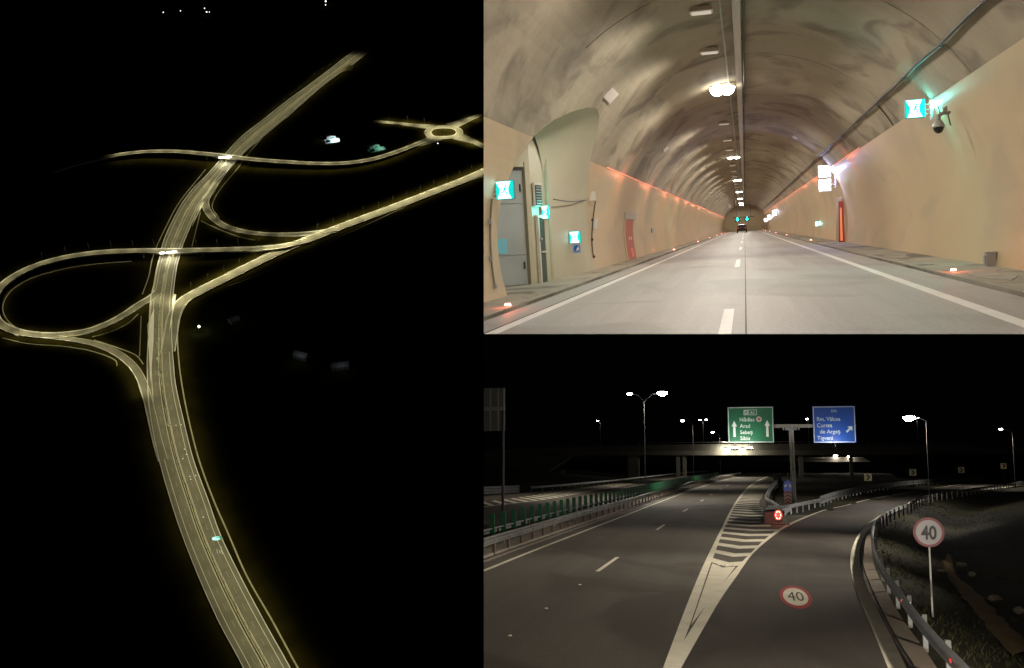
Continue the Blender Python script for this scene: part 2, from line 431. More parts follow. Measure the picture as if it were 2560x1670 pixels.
vault_mat = mat('vault_concrete', (0.272, 0.230, 0.163), 0.85, col2=(0.362, 0.312, 0.228), scale=0.33, bump=0.35, detail=9,
                blot=(0.192, 0.160, 0.115), bscale=0.55, contrast=(0.3, 0.68))
cream = mat('cream_wall_paint', (0.49, 0.38, 0.225), 0.42, col2=(0.55, 0.44, 0.275), scale=0.22, bump=0.04, contrast=(0.3, 0.7), stretch=(1, .4, 2), blot=(.44, .365, .24), bscale=.3)
niche_paint = mat('pale_niche_paint', (0.44, 0.41, 0.29), 0.5, col2=(0.49, 0.46, 0.34), scale=0.4, bump=0.05)
t_road = mat('tunnel_concrete_road', (0.365, 0.345, 0.330), 0.62, col2=(0.43, 0.415, 0.40), scale=1.0, bump=0.12, stretch=(1.6, .035, 1), local=True, blot=(.33, .31, .29), bscale=.35, grain=.12)
t_walk = mat('tunnel_walkway', (0.29, 0.26, 0.205), 0.8, col2=(0.40, 0.365, 0.30), scale=0.7, bump=0.35, stretch=(1, .5, 1), blot=(0.16, 0.145, 0.115), bscale=0.55)
t_line = mat('tunnel_line_paint', (0.86, 0.84, 0.82), 0.6, col2=(0.78, 0.76, 0.73), scale=1.4)
dark_joint = mat('joint_sealant', (0.05, 0.046, 0.04), 0.8)
grey_metal = mat('grey_painted_steel', (0.30, 0.32, 0.32), 0.5, col2=(0.35, 0.37, 0.37), scale=1.1)
gate_mat = mat('gate_grey_paint', (0.30, 0.33, 0.33), 0.35, col2=(0.36, 0.39, 0.39), scale=0.7)
pale_metal = mat('pale_enclosure', (0.62, 0.58, 0.52), 0.5, col2=(0.55, 0.51, 0.45), scale=2.0)
black_rubber = mat('black_cable_jacket', (0.02, 0.018, 0.015), 0.6)
black_metal = mat('black_painted_metal', (0.03, 0.03, 0.03), 0.45)
steel = mat('galvanised_steel', (0.42, 0.43, 0.44), 0.38, 0.85, col2=(0.30, 0.31, 0.32), scale=2.2)
dark_green = mat('dark_green_door', (0.02, 0.06, 0.04), 0.45)
red_paint = mat('red_fire_paint', (0.50, 0.075, 0.035), 0.4, col2=(0.42, 0.055, 0.025), scale=1.2)
led_red = mat('led_red', (0.9, 0.3, 0.25), 0.4, emit=(1.0, 0.33, 0.22), estr=9.0)
teal_face = mat('teal_sign_film', (0.0, 0.35, 0.33), 0.4, emit=(0.0, 0.62, 0.56), estr=1.1)
teal_white = mat('lit_sign_white', (0.8, 0.9, 0.9), 0.4, emit=(0.62, 1.0, 0.97), estr=2.2)
cool_white = mat('lit_sign_cool_white', (0.9, 0.9, 1.0), 0.4, emit=(0.88, 0.9, 1.0), estr=4.0)
lens_mat = mat('luminaire_lens', (1, 1, 0.95), 0.3, emit=(1.0, 0.95, 0.78), estr=38.0)
soft_lens = mat('luminaire_diffuser', (0.85, 0.8, 0.72), 0.4, emit=(1.0, 0.9, 0.76), estr=0.28)
blue_sign = mat('blue_sign_film', (0.03, 0.12, 0.5), 0.4)
white_sign = mat('white_sign_film', (0.75, 0.75, 0.75), 0.45)

# --- vault: one cast ring after another
RING = 11.6
def ring_mesh(a0, a1, name):
    n = 30
    prof = [(0.012, 0.04), (0.05, 0.0), (RING - 0.05, 0.0), (RING - 0.012, 0.04)]
    mb = MB(); vs = []
    for i in range(n + 1):
        a = math.radians(a0 + (a1 - a0) * i / n)
        for y, d in prof:
            vs.append((CX + (RT + d) * math.cos(a), y, CZ + (RT + d) * math.sin(a)))
        for y in (RING - 0.015, 0.015):
            vs.append((CX + (RT + 0.35) * math.cos(a), y, CZ + (RT + 0.35) * math.sin(a)))
    k = 6
    fs = [(i * k + j, i * k + (j + 1) % k, (i + 1) * k + (j + 1) % k, (i + 1) * k + j) for i in range(n) for j in range(k)]
    fs += [tuple(range(k)), tuple(range(n * k, n * k + k))]
    return mb.add(vs, fs).mesh(name, vault_mat, False)
vault = struct('tunnel_vault', None, None, 'bare stained concrete vault of the road tunnel in cast rings')
a_right = math.degrees(math.asin((4.70 - CZ) / RT)); a_left = 180 - math.degrees(math.asin((4.17 - CZ) / RT))
a_niche = 180 - math.degrees(math.asin((6.2 - CZ) / RT))
full_ring = ring_mesh(a_right, a_left, 'lining_ring'); cut_ring = ring_mesh(a_right, a_niche, 'lining_ring')
k = 0; y = 3.1
while y < T_END - RING:
    part('lining_ring', None, None, vault, mesh=cut_ring if 1 <= k <= 3 else full_ring, loc=(0, y, 0))
    k += 1; y += RING
Y_LAST = y

# --- left wall with the arched niche cut out of it
ARCH = [(25.6, 0), (25.4, 0.8), (25.35, 1.6), (25.5, 2.5), (26.2, 3.4), (27.3, 4.25), (28.6, 4.75), (30.1, 5.1), (31.8, 5.4), (33.3, 5.5),
        (34.5, 5.38), (35.6, 5.1), (36.8, 4.6), (38.0, 3.95), (39.3, 3.1), (40.3, 2.1), (40.9, 1.1), (41.2, 0)]
ARCH = [tuple(p) for p in resample(ARCH, n=60)]
def inside(p, poly):
    x, y = p; r = False
    for i in range(len(poly)):
        x0, y0 = poly[i]; x1, y1 = poly[i - 1]
        if (y0 > y) != (y1 > y) and x < (x1 - x0) * (y - y0) / (y1 - y0) + x0: r = not r
    return r
ya, yb = 3.1 + RING, 3.1 + 4 * RING
pts, edges = [], []
def chain(P, closed=False):
    o = len(pts); pts.extend(Vector(p) for p in P)
    m = len(P)
    edges.extend((o + i, o + (i + 1) % m) for i in range(m if closed else m - 1))
gy = np.linspace(ya, yb, 44)
for z in np.linspace(0, 6.2, 26):
    if abs(z - 4.17) < 0.12: continue
    pts.extend(Vector((yy, float(z))) for yy in gy if not inside((yy, float(z)), ARCH) or True)
chain([(yy, 4.17) for yy in gy]); chain(ARCH); chain([(ya, 0), (yb, 0), (yb, 6.2), (ya, 6.2)], True)
V2, E2, F2, _a, _b, _c = delaunay_2d_cdt(pts, edges, [], 0, 1e-4)
wl, vl = MB(), MB()
for f in F2:
    c = sum((V2[i] for i in f), Vector((0, 0))) / len(f)
    if inside(c, ARCH): continue
    tgt = wl if c.y < 4.17 else vl
    r = RT - 0.025 if c.y < 4.17 else RT
    tgt.add([(cylx(V2[i].y, -1, r), V2[i].x, V2[i].y) for i in f], [tuple(range(len(f)))])
def plate(mb, y0, y1, z0, z1, side, proud=0.025, thick=0.3, ny=2, nz=14):
    """curved plate that follows the lining"""
    vs = []
    for i in range(ny + 1):
        yy = y0 + (y1 - y0) * i / ny
        for r in (RT - proud, RT - proud + thick):
            for j in range(nz + 1):
                z = z0 + (z1 - z0) * j / nz
                vs.append((cylx(z, side, r), yy, z))
    m = nz + 1; s = 2 * m; fs = []
    for i in range(ny):
        for j in range(nz):
            a = i * s + j
            fs += [(a, a + 1, a + s + 1, a + s), (a + m, a + m + s, a + m + s + 1, a + m + 1)]
        fs += [(i * s, i * s + s, i * s + s + m, i * s + m), (i * s + nz, i * s + nz + m, i * s + nz + m + s, i * s + nz + s)]
    for i in (0, ny):
        for j in range(nz):
            a = i * s + j
            fs.append((a, a + 1, a + m + 1, a + m))
    return mb.add(vs, fs)
plate(wl, 0.5, ya, 0, 4.17, -1, ny=4)
plate(wl, yb, T_END, 0, 4.17, -1, ny=40)
struct('wall', wl, cream, 'cream painted side wall of the tunnel with the arched niche', smooth=True)
part('lining_ring', vl, vault_mat, vault, smooth=True)
wr = MB(); plate(wr, 0.5, T_END, 0, 4.70, 1, ny=44)
struct('wall', wr, cream, 'cream painted side wall of the tunnel opposite the niche', smooth=True)

# --- niche
niche = struct('niche', None, None, 'arched recess in the tunnel wall with the service gate')
G0, G1, G2, G3 = (-9.2, 27.99), (-6.5, 31.75), (-6.33, 33.4), (-6.2, 41.3)
apex = max(range(len(ARCH)), key=lambda i: ARCH[i][1])
near = ARCH[:apex + 1]; far = ARCH[apex:]
sf = MB().strip([(cylx(z, -1, RT - 0.025), yy, z) for yy, z in near], [(-9.2, yy, z) for yy, z in near])
sf.add([(cylx(ARCH[apex][1], -1, RT - .025), ARCH[apex][0], ARCH[apex][1]), (-9.2, ARCH[apex][0], ARCH[apex][1]), (G2[0] - .02, G2[1] - 4.98, ARCH[apex][1] * .97)], [(0, 1, 2)])
part('soffit', sf, niche_paint, niche, smooth=True)
# the far cheek sweeps in one smooth sheet from the corner bead to the edge of the arch
ck = []
for k in range(9):
    t = k / 8
    row = []
    for i, (yy, z) in enumerate(far):
        zb = z * .97
        bx, by = G2[0] - .02, G2[1] + .02 - 5.0 * (1 - i / (len(far) - 1)) ** 4
        ex, ey = cylx(z, -1, RT - 0.025), yy
        row.append((bx + (ex - bx) * t, by + (ey - by) * t - .55 * math.sin(math.pi * t) * (z / 5.5), zb + (z - zb) * t))
    ck.append(row)
cm = MB()
for k in range(8): cm.strip(ck[k], ck[k + 1])
cheek = part('cheek', cm, niche_paint, niche, smooth=True)
bm = bmesh.new(); bm.from_mesh(cheek.data); bmesh.ops.remove_doubles(bm, verts=bm.verts, dist=1e-4)
bmesh.ops.recalc_face_normals(bm, faces=bm.faces)
for f in bm.faces: f.smooth = True
bm.to_mesh(cheek.data); bm.free()
bw = MB(); bw.prism([G1, (G1[0] - .3, G1[1] + .1), (G2[0] - .3, G2[1]), G2], 'z', 0, 5.7)
part('door_wall', bw, niche_paint, niche)
bw = MB(); bw.prism([G0, (G0[0] - .2, G0[1] + .2), (G1[0] - .2, G1[1] + .2), G1], 'z', 0, 5.7)
part('gate_wall', bw, niche_paint, niche)
bw = MB().tube([(G2[0] + .03, G2[1] - .02, 0.06), (G2[0] + .03, G2[1] - .02, 4.2), (G2[0] + .25, G2[1] - .4, 4.9)], 0.1, 10)
part('corner_bead', bw, niche_paint, niche, smooth=True)

# service gate set in the slanting back wall
ga = math.atan2(G1[1] - G0[1], G1[0] - G0[0]); glen = math.hypot(G1[0] - G0[0], G1[1] - G0[1])
gate = thing('service_gate', 'tall grey steel gate with wicket door at the back of the arched niche', 'gate', (G0[0], G0[1], 0.06), ga)
part('leaf', MB().box((glen * .5 - .1, -.06, 1.83), (glen * .86, .06, 3.62)), gate_mat, gate)
part('jamb', MB().box((glen * .945, -.08, 1.9), (.16, .14, 3.8)), niche_paint, gate)
part('lintel', MB().box((glen * .5 - .1, -.08, 3.75), (glen * .88, .14, .2)), niche_paint, gate)
part('lintel_shadow_gap', MB().box((glen * .5 - .1, -.095, 3.58), (glen * .85, .03, .08)), black_metal, gate)
wk = part('wicket_door', MB().box((glen * .5, -.105, 1.02), (.95, .03, 2.0)), gate_mat, gate)
part('handle', MB().box((glen * .5 + .36, -.15, 1.0), (.14, .05, .04)), black_metal, wk)
part('rail', MB().box((glen * .5 - .1, -.1, 0.98), (glen * .85, .03, .035)), grey_metal, gate)
part('rail', MB().box((glen * .5 - .1, -.1, 2.55), (glen * .85, .03, .03)), grey_metal, gate)
part('hinge', MB().tube([(glen * .885, -.1, .5), (glen * .885, -.1, .72)], .03, 8), black_metal, gate)
part('hinge', MB().tube([(glen * .885, -.1, 2.9), (glen * .885, -.1, 3.12)], .03, 8), black_metal, gate)
bs = solo('notice', MB().box((0, 0, 0), (.44, .02, .46)), mat('pale_blue_notice', (0.18, 0.5, 0.62), 0.3), 'square pale blue notice fixed to the grey gate', 'notice',
          (G0[0] + math.cos(ga) * glen * .72, G0[1] + math.sin(ga) * glen * .72 - .16, 1.3), ga)
# dark green door beside the gate
da = math.atan2(G2[1] - G1[1], G2[0] - G1[0]); dl = math.hypot(G2[0] - G1[0], G2[1] - G1[1])
door = thing('escape_door', 'narrow dark green escape door under a lit exit sign in the niche', 'door', (G1[0] + .01, G1[1], 0.06), da)
part('leaf', MB().box((dl * .42, -.06, 1.0), (dl * .34, .05, 1.98)), dark_green, door)
part('jamb', MB().box((dl * .18, -.06, 1.03), (.12, .1, 2.06)), pale_metal, door)
part('lintel', MB().box((dl * .45, -.06, 2.11), (dl * .62, .1, .09)), pale_metal, door)
part('side_panel', MB().box((dl * .74, -.05, 1.0), (dl * .28, .04, 1.98)), niche_paint, door)
part('push_bar', MB().box((dl * .42, -.11, .98), (dl * .3, .05, .05)), pale_metal, door)
part('latch', MB().sphere((dl * .2, -.14, 1.38), (.06, .06, .06), 8, 5), steel, door)
vent = thing('ventilation_grille', 'dark louvred grille above the exit sign in the niche', 'grille', (G1[0] + .02, G1[1], 0.0), da)
part('frame', MB().box((dl * .28, -.05, 2.86), (dl * .46, .06, .74)), pale_metal, vent)
part('mesh', MB().box((dl * .28, -.085, 2.84), (dl * .38, .03, .64)), mat('grille_mesh', (0.05, 0.048, 0.04), 0.7), vent)
for i in range(7):
    part('slat', MB().box((dl * .28, -.11, 2.58 + .086 * i), (dl * .38, .03, .02), 0, .5), grey_metal, vent)

# --- floor
fl = MB().strip([(-4.8, yy) for yy in np.linspace(0, T_END, 60)], [(4.5, yy) for yy in np.linspace(0, T_END, 60)], 0, .3)
troad = struct('road', fl, t_road, 'pale grey carriageway inside the tunnel')
wk = MB().strip([(-9.3, yy) for yy in np.linspace(0, T_END, 60)], [(-4.83, yy) for yy in np.linspace(0, T_END, 60)], .06, .36)
wkl = struct('pavement', wk, t_walk, 'dusty concrete walkway along the niche side of the tunnel')
wk = MB().strip([(4.53, yy) for yy in np.linspace(0, T_END, 60)], [(6.6, yy) for yy in np.linspace(0, T_END, 60)], .06, .36)
wkr = struct('pavement', wk, t_walk, 'dusty concrete walkway opposite the niche')
for w, x in ((wkl, -4.83), (wkr, 4.53)):
    for i in range(24):
        y0 = 10 + i * 6.2
        s = 1 if x > 0 else -1
        part('kerb_stone', MB().box((x + s * .09, y0 + 3.08, .04), (.18, 6.1, .075)), mat('kerb_concrete', (0.36, 0.335, 0.28), 0.8, col2=(0.28, 0.26, 0.215), scale=1.1), w)
part('edge_line', MB().strip([(-4.13, yy) for yy in (2, 100, T_END)], [(-3.9, yy) for yy in (2, 100, T_END)], .004), t_line, troad)
part('edge_line', MB().strip([(3.32, yy) for yy in (2, 100, T_END)], [(3.56, yy) for yy in (2, 100, T_END)], .004), t_line, troad)
part('lane_joint', MB().strip([(-.05, yy) for yy in (2, 100, T_END)], [(-.03, yy) for yy in (2, 100, T_END)], .003), dark_joint, troad)
part('line_edge_seal', MB().strip([(-4.18, yy) for yy in (2, 100, T_END)], [(-4.14, yy) for yy in (2, 100, T_END)], .003), dark_joint, troad)
dash = MB().strip([(-.42, 0), (-.42, 8.6)], [(-.24, 0), (-.24, 8.6)], .004).mesh('lane_dash', t_line)
for i in range(10):
    part('lane_dash', None, None, troad, mesh=dash, loc=(0, 10.2 + 28.0 * i, 0))
# rough patches of mortar on the walkway
for i, (px, py, sx, sy) in enumerate([(5.2, 24.4, .5, 2.3), (5.7, 27.3, .3, 1.8), (5.05, 33, .4, 2.5), (5.5, 41, .3, 3.2)]):
    n = 11; P = [(px + sx * math.cos(2 * math.pi * j / n) * random.uniform(.6, 1), py + sy * math.sin(2 * math.pi * j / n) * random.uniform(.6, 1)) for j in range(n)]
    part('mortar_patch', MB().prism(P, 'z', .055, .072), mat('mortar', (0.42, 0.385, 0.33), 0.9, col2=(0.30, 0.28, 0.24), scale=2.0, bump=.5), wkr)

# --- luminaires along the crown
def luminaire(y, lit, label):
    x = -0.7 if lit else -0.92
    z = cylx(0, 1) * 0 + CZ + math.sqrt(RT ** 2 - (x - CX) ** 2) - 0.05
    t = thing('tunnel_luminaire', label, 'lamp', (x, y, z), 0, 'luminaires along the tunnel crown')
    w = .42 if lit else .5
    part('housing', MB().box((0, 0, -.05), (1.0 if lit else .62, .5, .14), taper=.9), pale_metal, t)
    for s in (-.2, .2):
        part('bracket', MB().box((0, s, .05), (.12, .06, .14)), steel, t)
    if lit:
        for s in (-1, 1):
            part('lens', MB().sphere((s * (.2 if y < 50 else .27), -.02, -.11), (.32, .3, .34) if y < 50 else (.25, .25, .13), 12, 5, -1), lens_mat, t, smooth=True)
    else:
        part('diffuser', MB().box((0, 0, -.13), (.52, .42, .03)), soft_lens, t)
    lamp('SPOT', t, (0, 0, -.52 if lit and y < 50 else -.32), TUNNEL_W * (1.0 if lit else .8), (1.0, .92, .80), .25, 177, .2, (0, 0, -1))
    return t
luminaire(12.0, False, 'white box luminaire on the crown farthest before the tunnel view starts')
luminaire(20.4, False, 'white box luminaire on the crown just before the tunnel view starts')
luminaire(28.8, False, 'white box luminaire on the crown at the top edge of the tunnel view')
luminaire(35.4, False, 'white box luminaire on the crown just before the nearest bright lamp')
luminaire(44.7, True, 'nearest and brightest twin lamp on the tunnel crown')
luminaire(60.0, False, 'small white box luminaire between the first two bright twin lamps')
nth = ['second', 'third', 'fourth', 'fifth', 'sixth', 'seventh', 'eighth', 'ninth', 'tenth', 'eleventh', 'twelfth', '13th', '14th', '15th', '16th', '17th', '18th', '19th', '20th']
boxes = [71.5, 80.5, 101, 112, 123, 146, 157, 168, 191, 202, 213, 236, 247, 258]  # boxes added between the twin lamps to even out the light
for i, yy in enumerate(boxes):
    luminaire(yy, False, nth[i] + ' added white box luminaire along the crown beyond the nearest bright lamp')
ordn = ['second', 'third', 'fourth', 'fifth', 'sixth']
for i in range(5):
    luminaire(44.9 * (i + 2), True, ordn[i] + ' bright twin lamp along the tunnel crown')
luminaire(292, True, 'last bright twin lamp at the far end of the tunnel crown')
ct = thing('cable_tray', 'galvanised cable tray running along the tunnel crown beside the lamps', 'cable tray', (0, 0, 7.4))
part('tray', MB().prism([(-.11, .03), (-.11, -.06), (.11, -.06), (.11, .03), (.095, .03), (.095, -.045), (-.095, -.045), (-.095, .03)], 'y', 10, 300), mat('tray_zinc', (0.46, 0.42, 0.35), 0.5, 0.1), ct)
part('cable', MB().tube([(.2, yy, -.03) for yy in np.linspace(10, 300, 60)], .035, 6), black_rubber, ct)
part('conduit', MB().tube([(-.42, yy, -.0) for yy in np.linspace(10, 300, 40)], .028, 6), grey_metal, ct)
for i in range(26):
    part('hanger', MB().box((0, 11 + 11 * i, .04), (.26, .05, .16)), steel, ct)
cb = MB().tube([(cylx(4.95 + .5, 1, RT - .09), yy, 5.45 + .02 * math.sin(yy * .9)) for yy in np.linspace(4, 300, 150)], .045, 7)
feeder = thing('radio_feeder_cable', 'thick black cable strung along the vault above the taller side wall', 'cable', (0, 0, 0))
part('cable', cb, black_rubber, feeder, smooth=True)
for yy in (14, 20, 26.5, 32, 38.6, 45, 52, 60, 70, 82, 95):
    part('clip', MB().box((cylx(5.45, 1, RT - .05), yy, 5.45), (.1, .06, .12)), steel, feeder)
for y0, z1 in ((38.6, 4.70), (66, 4.2)):
    P = [(cylx(z, 1, RT - .05), y0 + (5.45 - z) * .5, z) for z in np.linspace(5.45, z1, 8)]
    part('drop_cable', MB().tube(P, .022, 6), black_rubber, feeder)

# --- small plates and boxes on the lining
def lining_plate(z, side, y, sy, sz, m, name, label, cat, d=.05, group=None):
    a = math.asin((z - CZ) / RT)
    x = cylx(z, side, RT - d / 2)
    o = solo(name, MB().box((0, 0, 0), (d, sy, sz)), m, label, cat, (x, y, z), 0, group, ry=(a if side < 0 else -a))
    return o
lining_plate(5.92, -1, 33.6, 1.5, .42, mat('white_plate', (0.70, 0.64, 0.6), .5), 'cover_plate', 'large pale square cover plate on the vault above the niche', 'plate')
lining_plate(5.92, -1, 57.0, 1.3, .3, mat('white_plate', (0.7, 0.64, 0.6), .5), 'cover_plate', 'pale cover plate on the vault beyond the niche', 'plate')
lining_plate(6.67, 1, 65.7, 1.5, .3, mat('white_plate', (0.7, 0.64, 0.6), .5), 'cover_plate', 'pale cover plate on the vault on the feeder cable side', 'plate')
lining_plate(1.95, -1, 42.5, .9, .42, pale_metal, 'junction_box', 'small pale junction box on the wall right of the niche conduit', 'box', .1)
lining_plate(1.55, -1, 70, 1.3, .3, grey_metal, 'junction_box', 'small grey junction box on the wall beyond the red fire door', 'box', .1)

# loudspeaker box with conduit and cable beside the niche
sp = thing('loudspeaker', 'pale loudspeaker box on the wall edge above the black conduit', 'loudspeaker', (-5.83, 40.5, 3.02), .2)
part('cabinet', MB().box((0, 0, 0), (.3, .35, .36), taper=.9), pale_metal, sp)
part('front_cover', MB().box((-.17, -.02, 0), (.05, .3, .38)), black_metal, sp)
part('bracket', MB().box((-.02, .25, .02), (.08, .2, .1)), steel, sp)
cd = thing('conduit', 'black conduit running down the wall below the loudspeaker', 'conduit', (0, 0, 0))
part('pipe', MB().tube([(cylx(z, -1, RT - .06), 41.7 - .15 * math.sin(z * 2), z) for z in np.linspace(2.85, .55, 14)], .022, 6), black_rubber, cd)
for z in (2.1, 1.3, .6):
    part('clamp', MB().box((cylx(z, -1, RT - .07), 41.65, z), (.08, .12, .1)), black_metal, cd)
solo('cable', MB().tube([(-6.05 + .12 * t, 33.2 + (40.2 - 33.2) * t, 2.72 + .16 * t - .08 * math.sin(math.pi * t)) for t in np.linspace(0, 1, 12)], .02, 6), black_rubber,
     'thin black cable strung across the niche to the loudspeaker', 'cable')
cd = thing('conduit', 'grey conduit with clamps down the wall before the niche', 'conduit', (0, 0, 0))
part('pipe', MB().tube([(cylx(z, -1, RT - .06), 24.35 + .12 * math.sin(z), z) for z in np.linspace(2.5, .35, 14)], .025, 6), mat('grey_conduit', (.2, .19, .16), .6), cd)
for z in (1.95, 1.05, .38):
    part('clamp', MB().box((cylx(z, -1, RT - .07), 24.4, z), (.09, .14, .12)), grey_metal, cd)

# --- lit signs
def man(mb, cx, cz, s, y):
    mb.disc((cx + .12 * s, cz + .36 * s), .09 * s, .09 * s, y, .008, 10)
    mb.prism([(cx - .02 * s, cz + .25 * s), (cx + .16 * s, cz + .22 * s), (cx + .06 * s, cz - .05 * s), (cx - .1 * s, cz - .02 * s)], 'y', y, y + .008)
    mb.prism([(cx - .1 * s, cz), (cx + .02 * s, cz), (cx - .1 * s, cz - .22 * s), (cx - .36 * s, cz - .24 * s), (cx - .36 * s, cz - .17 * s), (cx - .16 * s, cz - .14 * s)], 'y', y, y + .008)
    mb.prism([(cx - .04 * s, cz), (cx + .06 * s, cz - .02 * s), (cx + .22 * s, cz - .2 * s), (cx + .2 * s, cz - .42 * s), (cx + .12 * s, cz - .42 * s), (cx + .12 * s, cz - .2 * s)], 'y', y, y + .008)
    mb.prism([(cx, cz + .24 * s), (cx - .04 * s, cz + .16 * s), (cx - .3 * s, cz + .2 * s), (cx - .36 * s, cz + .05 * s), (cx - .3 * s, cz + .03 * s), (cx - .25 * s, cz + .13 * s)], 'y', y, y + .008)
    return mb
def exit_sign(label, loc, w, h, arm, depth=.14, glow=10, rz=0.0, group=None):
    t = thing('exit_sign', label, 'sign', loc, rz, group)
    part('housing', MB().box((0, depth / 2 + .012, 0), (w, depth, h)), mat('teal_housing', (0.01, 0.22, 0.21), .4), t)
    f = part('face', MB().box((0, .006, 0), (w * .97, .012, h * .97)), teal_face, t)
    part('white_field', MB().prism([(-w * .46, h * .46), (w * .34, h * .46), (w * .2, h * .12), (w * .2, -h * .16), (w * .36, -h * .46), (-w * .4, -h * .46), (-w * .27, -h * .1), (-w * .27, h * .1)], 'y', -.008, 0), teal_white, f)
    part('running_figure', man(MB(), 0, 0, h * .62, -.018), teal_face, f)['kind'] = 'stuff'
    if arm:
        x0 = arm[0]
        for dz in (-.28, -.05, .25):
            part('bracket_rod', MB().tube([(math.copysign(w / 2, x0), .08, dz * h), (x0, .1, dz * h * 1.1 + arm[1])], .012, 6), black_metal, t)
        part('wall_plate', MB().box((x0, .1, arm[1]), (.05, .18, h * 1.1)), steel, t)
    if glow:
        lamp('POINT', t, (math.copysign(w * .9, arm[0] if arm else 1), -.05, .05), glow, (.1, .95, .85), .06)
    return t
exit_sign('lit teal exit sign on a bracket before the niche at the tunnel picture edge', (-5.68, 24.6, 2.70), .46, .45, (-.42, 0), glow=70, rz=-.05)
exit_sign('small lit teal exit sign above the dark green escape door', (-6.22, 32.5, 2.30), .22, .42, None, .2, 22)
exit_sign('square lit teal exit sign on the niche side wall above a blue notice', (-6.0, 36.8, 1.44), .42, .42, (-.28, 0), .12, 40)
exit_sign('lit teal exit sign on a bracket beside the dome camera', (4.86, 31.5, 4.50), .54, .52, (.46, -.05), glow=130, rz=.1)
t = thing('exit_sign', 'small twin teal exit sign low on the far cream wall', 'sign', (6.2, 92, 1.3))
part('housing', MB().box((0, .08, 0), (.62, .12, .42)), mat('teal_housing', (0.01, 0.22, 0.21), .4), t)
part('face', MB().box((-.17, .01, -.02), (.24, .02, .36)), teal_white, t)
part('face', MB().box((.17, .01, .03), (.24, .02, .36)), teal_white, t)
lamp('POINT', t, (0, -.3, 0), 10, (.1, .95, .85), .06)
nb = thing('notice', 'round blue notice on a pale plate under the niche side wall sign', 'notice', (-5.98, 36.9, 1.03))
part('plate', MB().box((0, 0, 0), (.3, .02, .34)), mat('pale_blue_plate', (.35, .45, .7), .4), nb)
part('disc', MB().disc((0.02, 0), .12, .12, -.03, .02, 20), blue_sign, nb)
part('arrow', MB().prism([(-.02, -.09), (.11, -.05), (.09, .08), (.03, .02)], 'y', -.045, -.03), white_sign, nb)

# dome camera
dc = thing('dome_camera', 'dark dome surveillance camera hanging from a bracket on the tunnel wall', 'camera', (5.14, 29.6, 3.90))
part('dome', MB().sphere((0, 0, -.12), (.14, .14, .17), 14, 7, -1), mat('smoked_dome', (.015, .013, .01), .1), dc, smooth=True)
part('housing', MB().sphere((0, 0, -.12), (.16, .16, .2), 14, 6, 1), mat('camera_shell', (.3, .3, .28), .4), dc, smooth=True)
part('collar', MB().tube([(0, 0, .05), (0, 0, .2)], .06, 10), steel, dc)
part('bracket', MB().tube([(0, 0, .18), (.12, 0, .24), (.3, .02, .24)], .045, 8), steel, dc)
part('junction', MB().box((.16, 0, .32), (.1, .1, .12)), steel, dc)
for P_ in ([(.05, 0, .24), (-.02, 0, .46)], [(.24, 0, .2), (.3, 0, -.1)], [(.22, 0, .3), (.2, 0, .42)]):
    part('rod', MB().tube(P_, .016, 6), black_metal, dc)

# twin white lit sign further along
ws = thing('lit_sign', 'pair of bright white lit signs stacked on one bracket above the red niche', 'sign', (4.93, 66.8, 4.11), .05)
for dz in (.4, -.4):
    part('bracket_rod', MB().tube([(.35, .1, dz), (.62, .15, dz)], .03, 6), grey_metal, ws)
part('wall_plate', MB().box((.64, .15, 0), (.05, .2, 1.2)), grey_metal, ws)
for dz in (.43, -.43):
    p_ = part('housing', MB().box((0, .1, dz), (.74, .16, .72)), grey_metal, ws)
    part('face', MB().box((0, .012, dz), (.70, .014, .68)), cool_white, p_)
lamp('POINT', ws, (.36, -.35, .2), 330, (.45, .48, 1.0), .08)
for i, (x, yy, z) in enumerate(((3.2, 190, 2.9), (3.2, 236, 2.5), (3.2, 280, 2.1))):
    ws = thing('lit_sign', ['far white lit sign near the purple glow on the wall', 'second far white lit sign down the tunnel', 'farthest white lit sign beside the dark car'][i], 'sign', (cylx(z, 1, 5.4), yy, z + .6))
    part('housing', MB().box((0, .1, 0), (.8, .16, 1.0)), grey_metal, ws)
    part('face', MB().box((0, .012, 0), (.72, .014, .9)), cool_white, ws)
    part('bracket', MB().tube([(.35, .12, 0), (.95, .12, 0)], .04, 6), grey_metal, ws)
    lamp('POINT', ws, (.3, -.5, 0), 120, (.6, .6, 1.0), .1)

# fire niche on the right, fire door on the left
hn = thing('fire_cabinet', 'tall narrow red fire cabinet in a pale surround under the twin white signs', 'cabinet', (6.02, 69, .06))
part('door', MB().prism([(-.17, 0), (.2, 0), (.16, 2.6), (-.1, 2.6)], 'y', 0, .25), red_paint, hn)
part('surround', MB().prism([(-.36, 0), (-.19, 0), (-.12, 2.62), (.16, 2.62), (.14, 2.85), (-.25, 2.85)], 'y', -.03, .5), cream, hn)
part('glow_panel', MB().prism([(-.08, .1), (.06, .1), (.05, 2.2), (-.05, 2.2)], 'y', -.02, 0), mat('orange_glow', (.75, .25, .1), .4, emit=(1, .28, .12), estr=.5), hn)  # orange emission puts the light on the recess side into a panel
fd = thing('fire_door', 'red fire door with a pale lintel in the left cream wall beyond the niche', 'door', (0, 0, .06))
mb = MB(); plate(mb, 53.7, 57.4, 0, 2.12, -1, .05, .08, 1, 8); lf = part('leaf', mb, red_paint, fd)
mb = MB(); plate(mb, 53.0, 58.6, 2.14, 2.5, -1, .10, .2, 1, 3); part('lintel', mb, mat('lintel_grey', (.45, .40, .33), .7), fd)
for y0_ in (57.45, 53.2):
    mb = MB(); plate(mb, y0_, y0_ + .45, 0, 2.12, -1, .07, .1, 1, 8); part('jamb', mb, cream, fd)
for yy in (55.3, 56.3):
    mb = MB(); plate(mb, yy, yy + .35, 1.05, 1.2, -1, .07, .03, 1, 2); part('label_plate', mb, white_sign, lf)
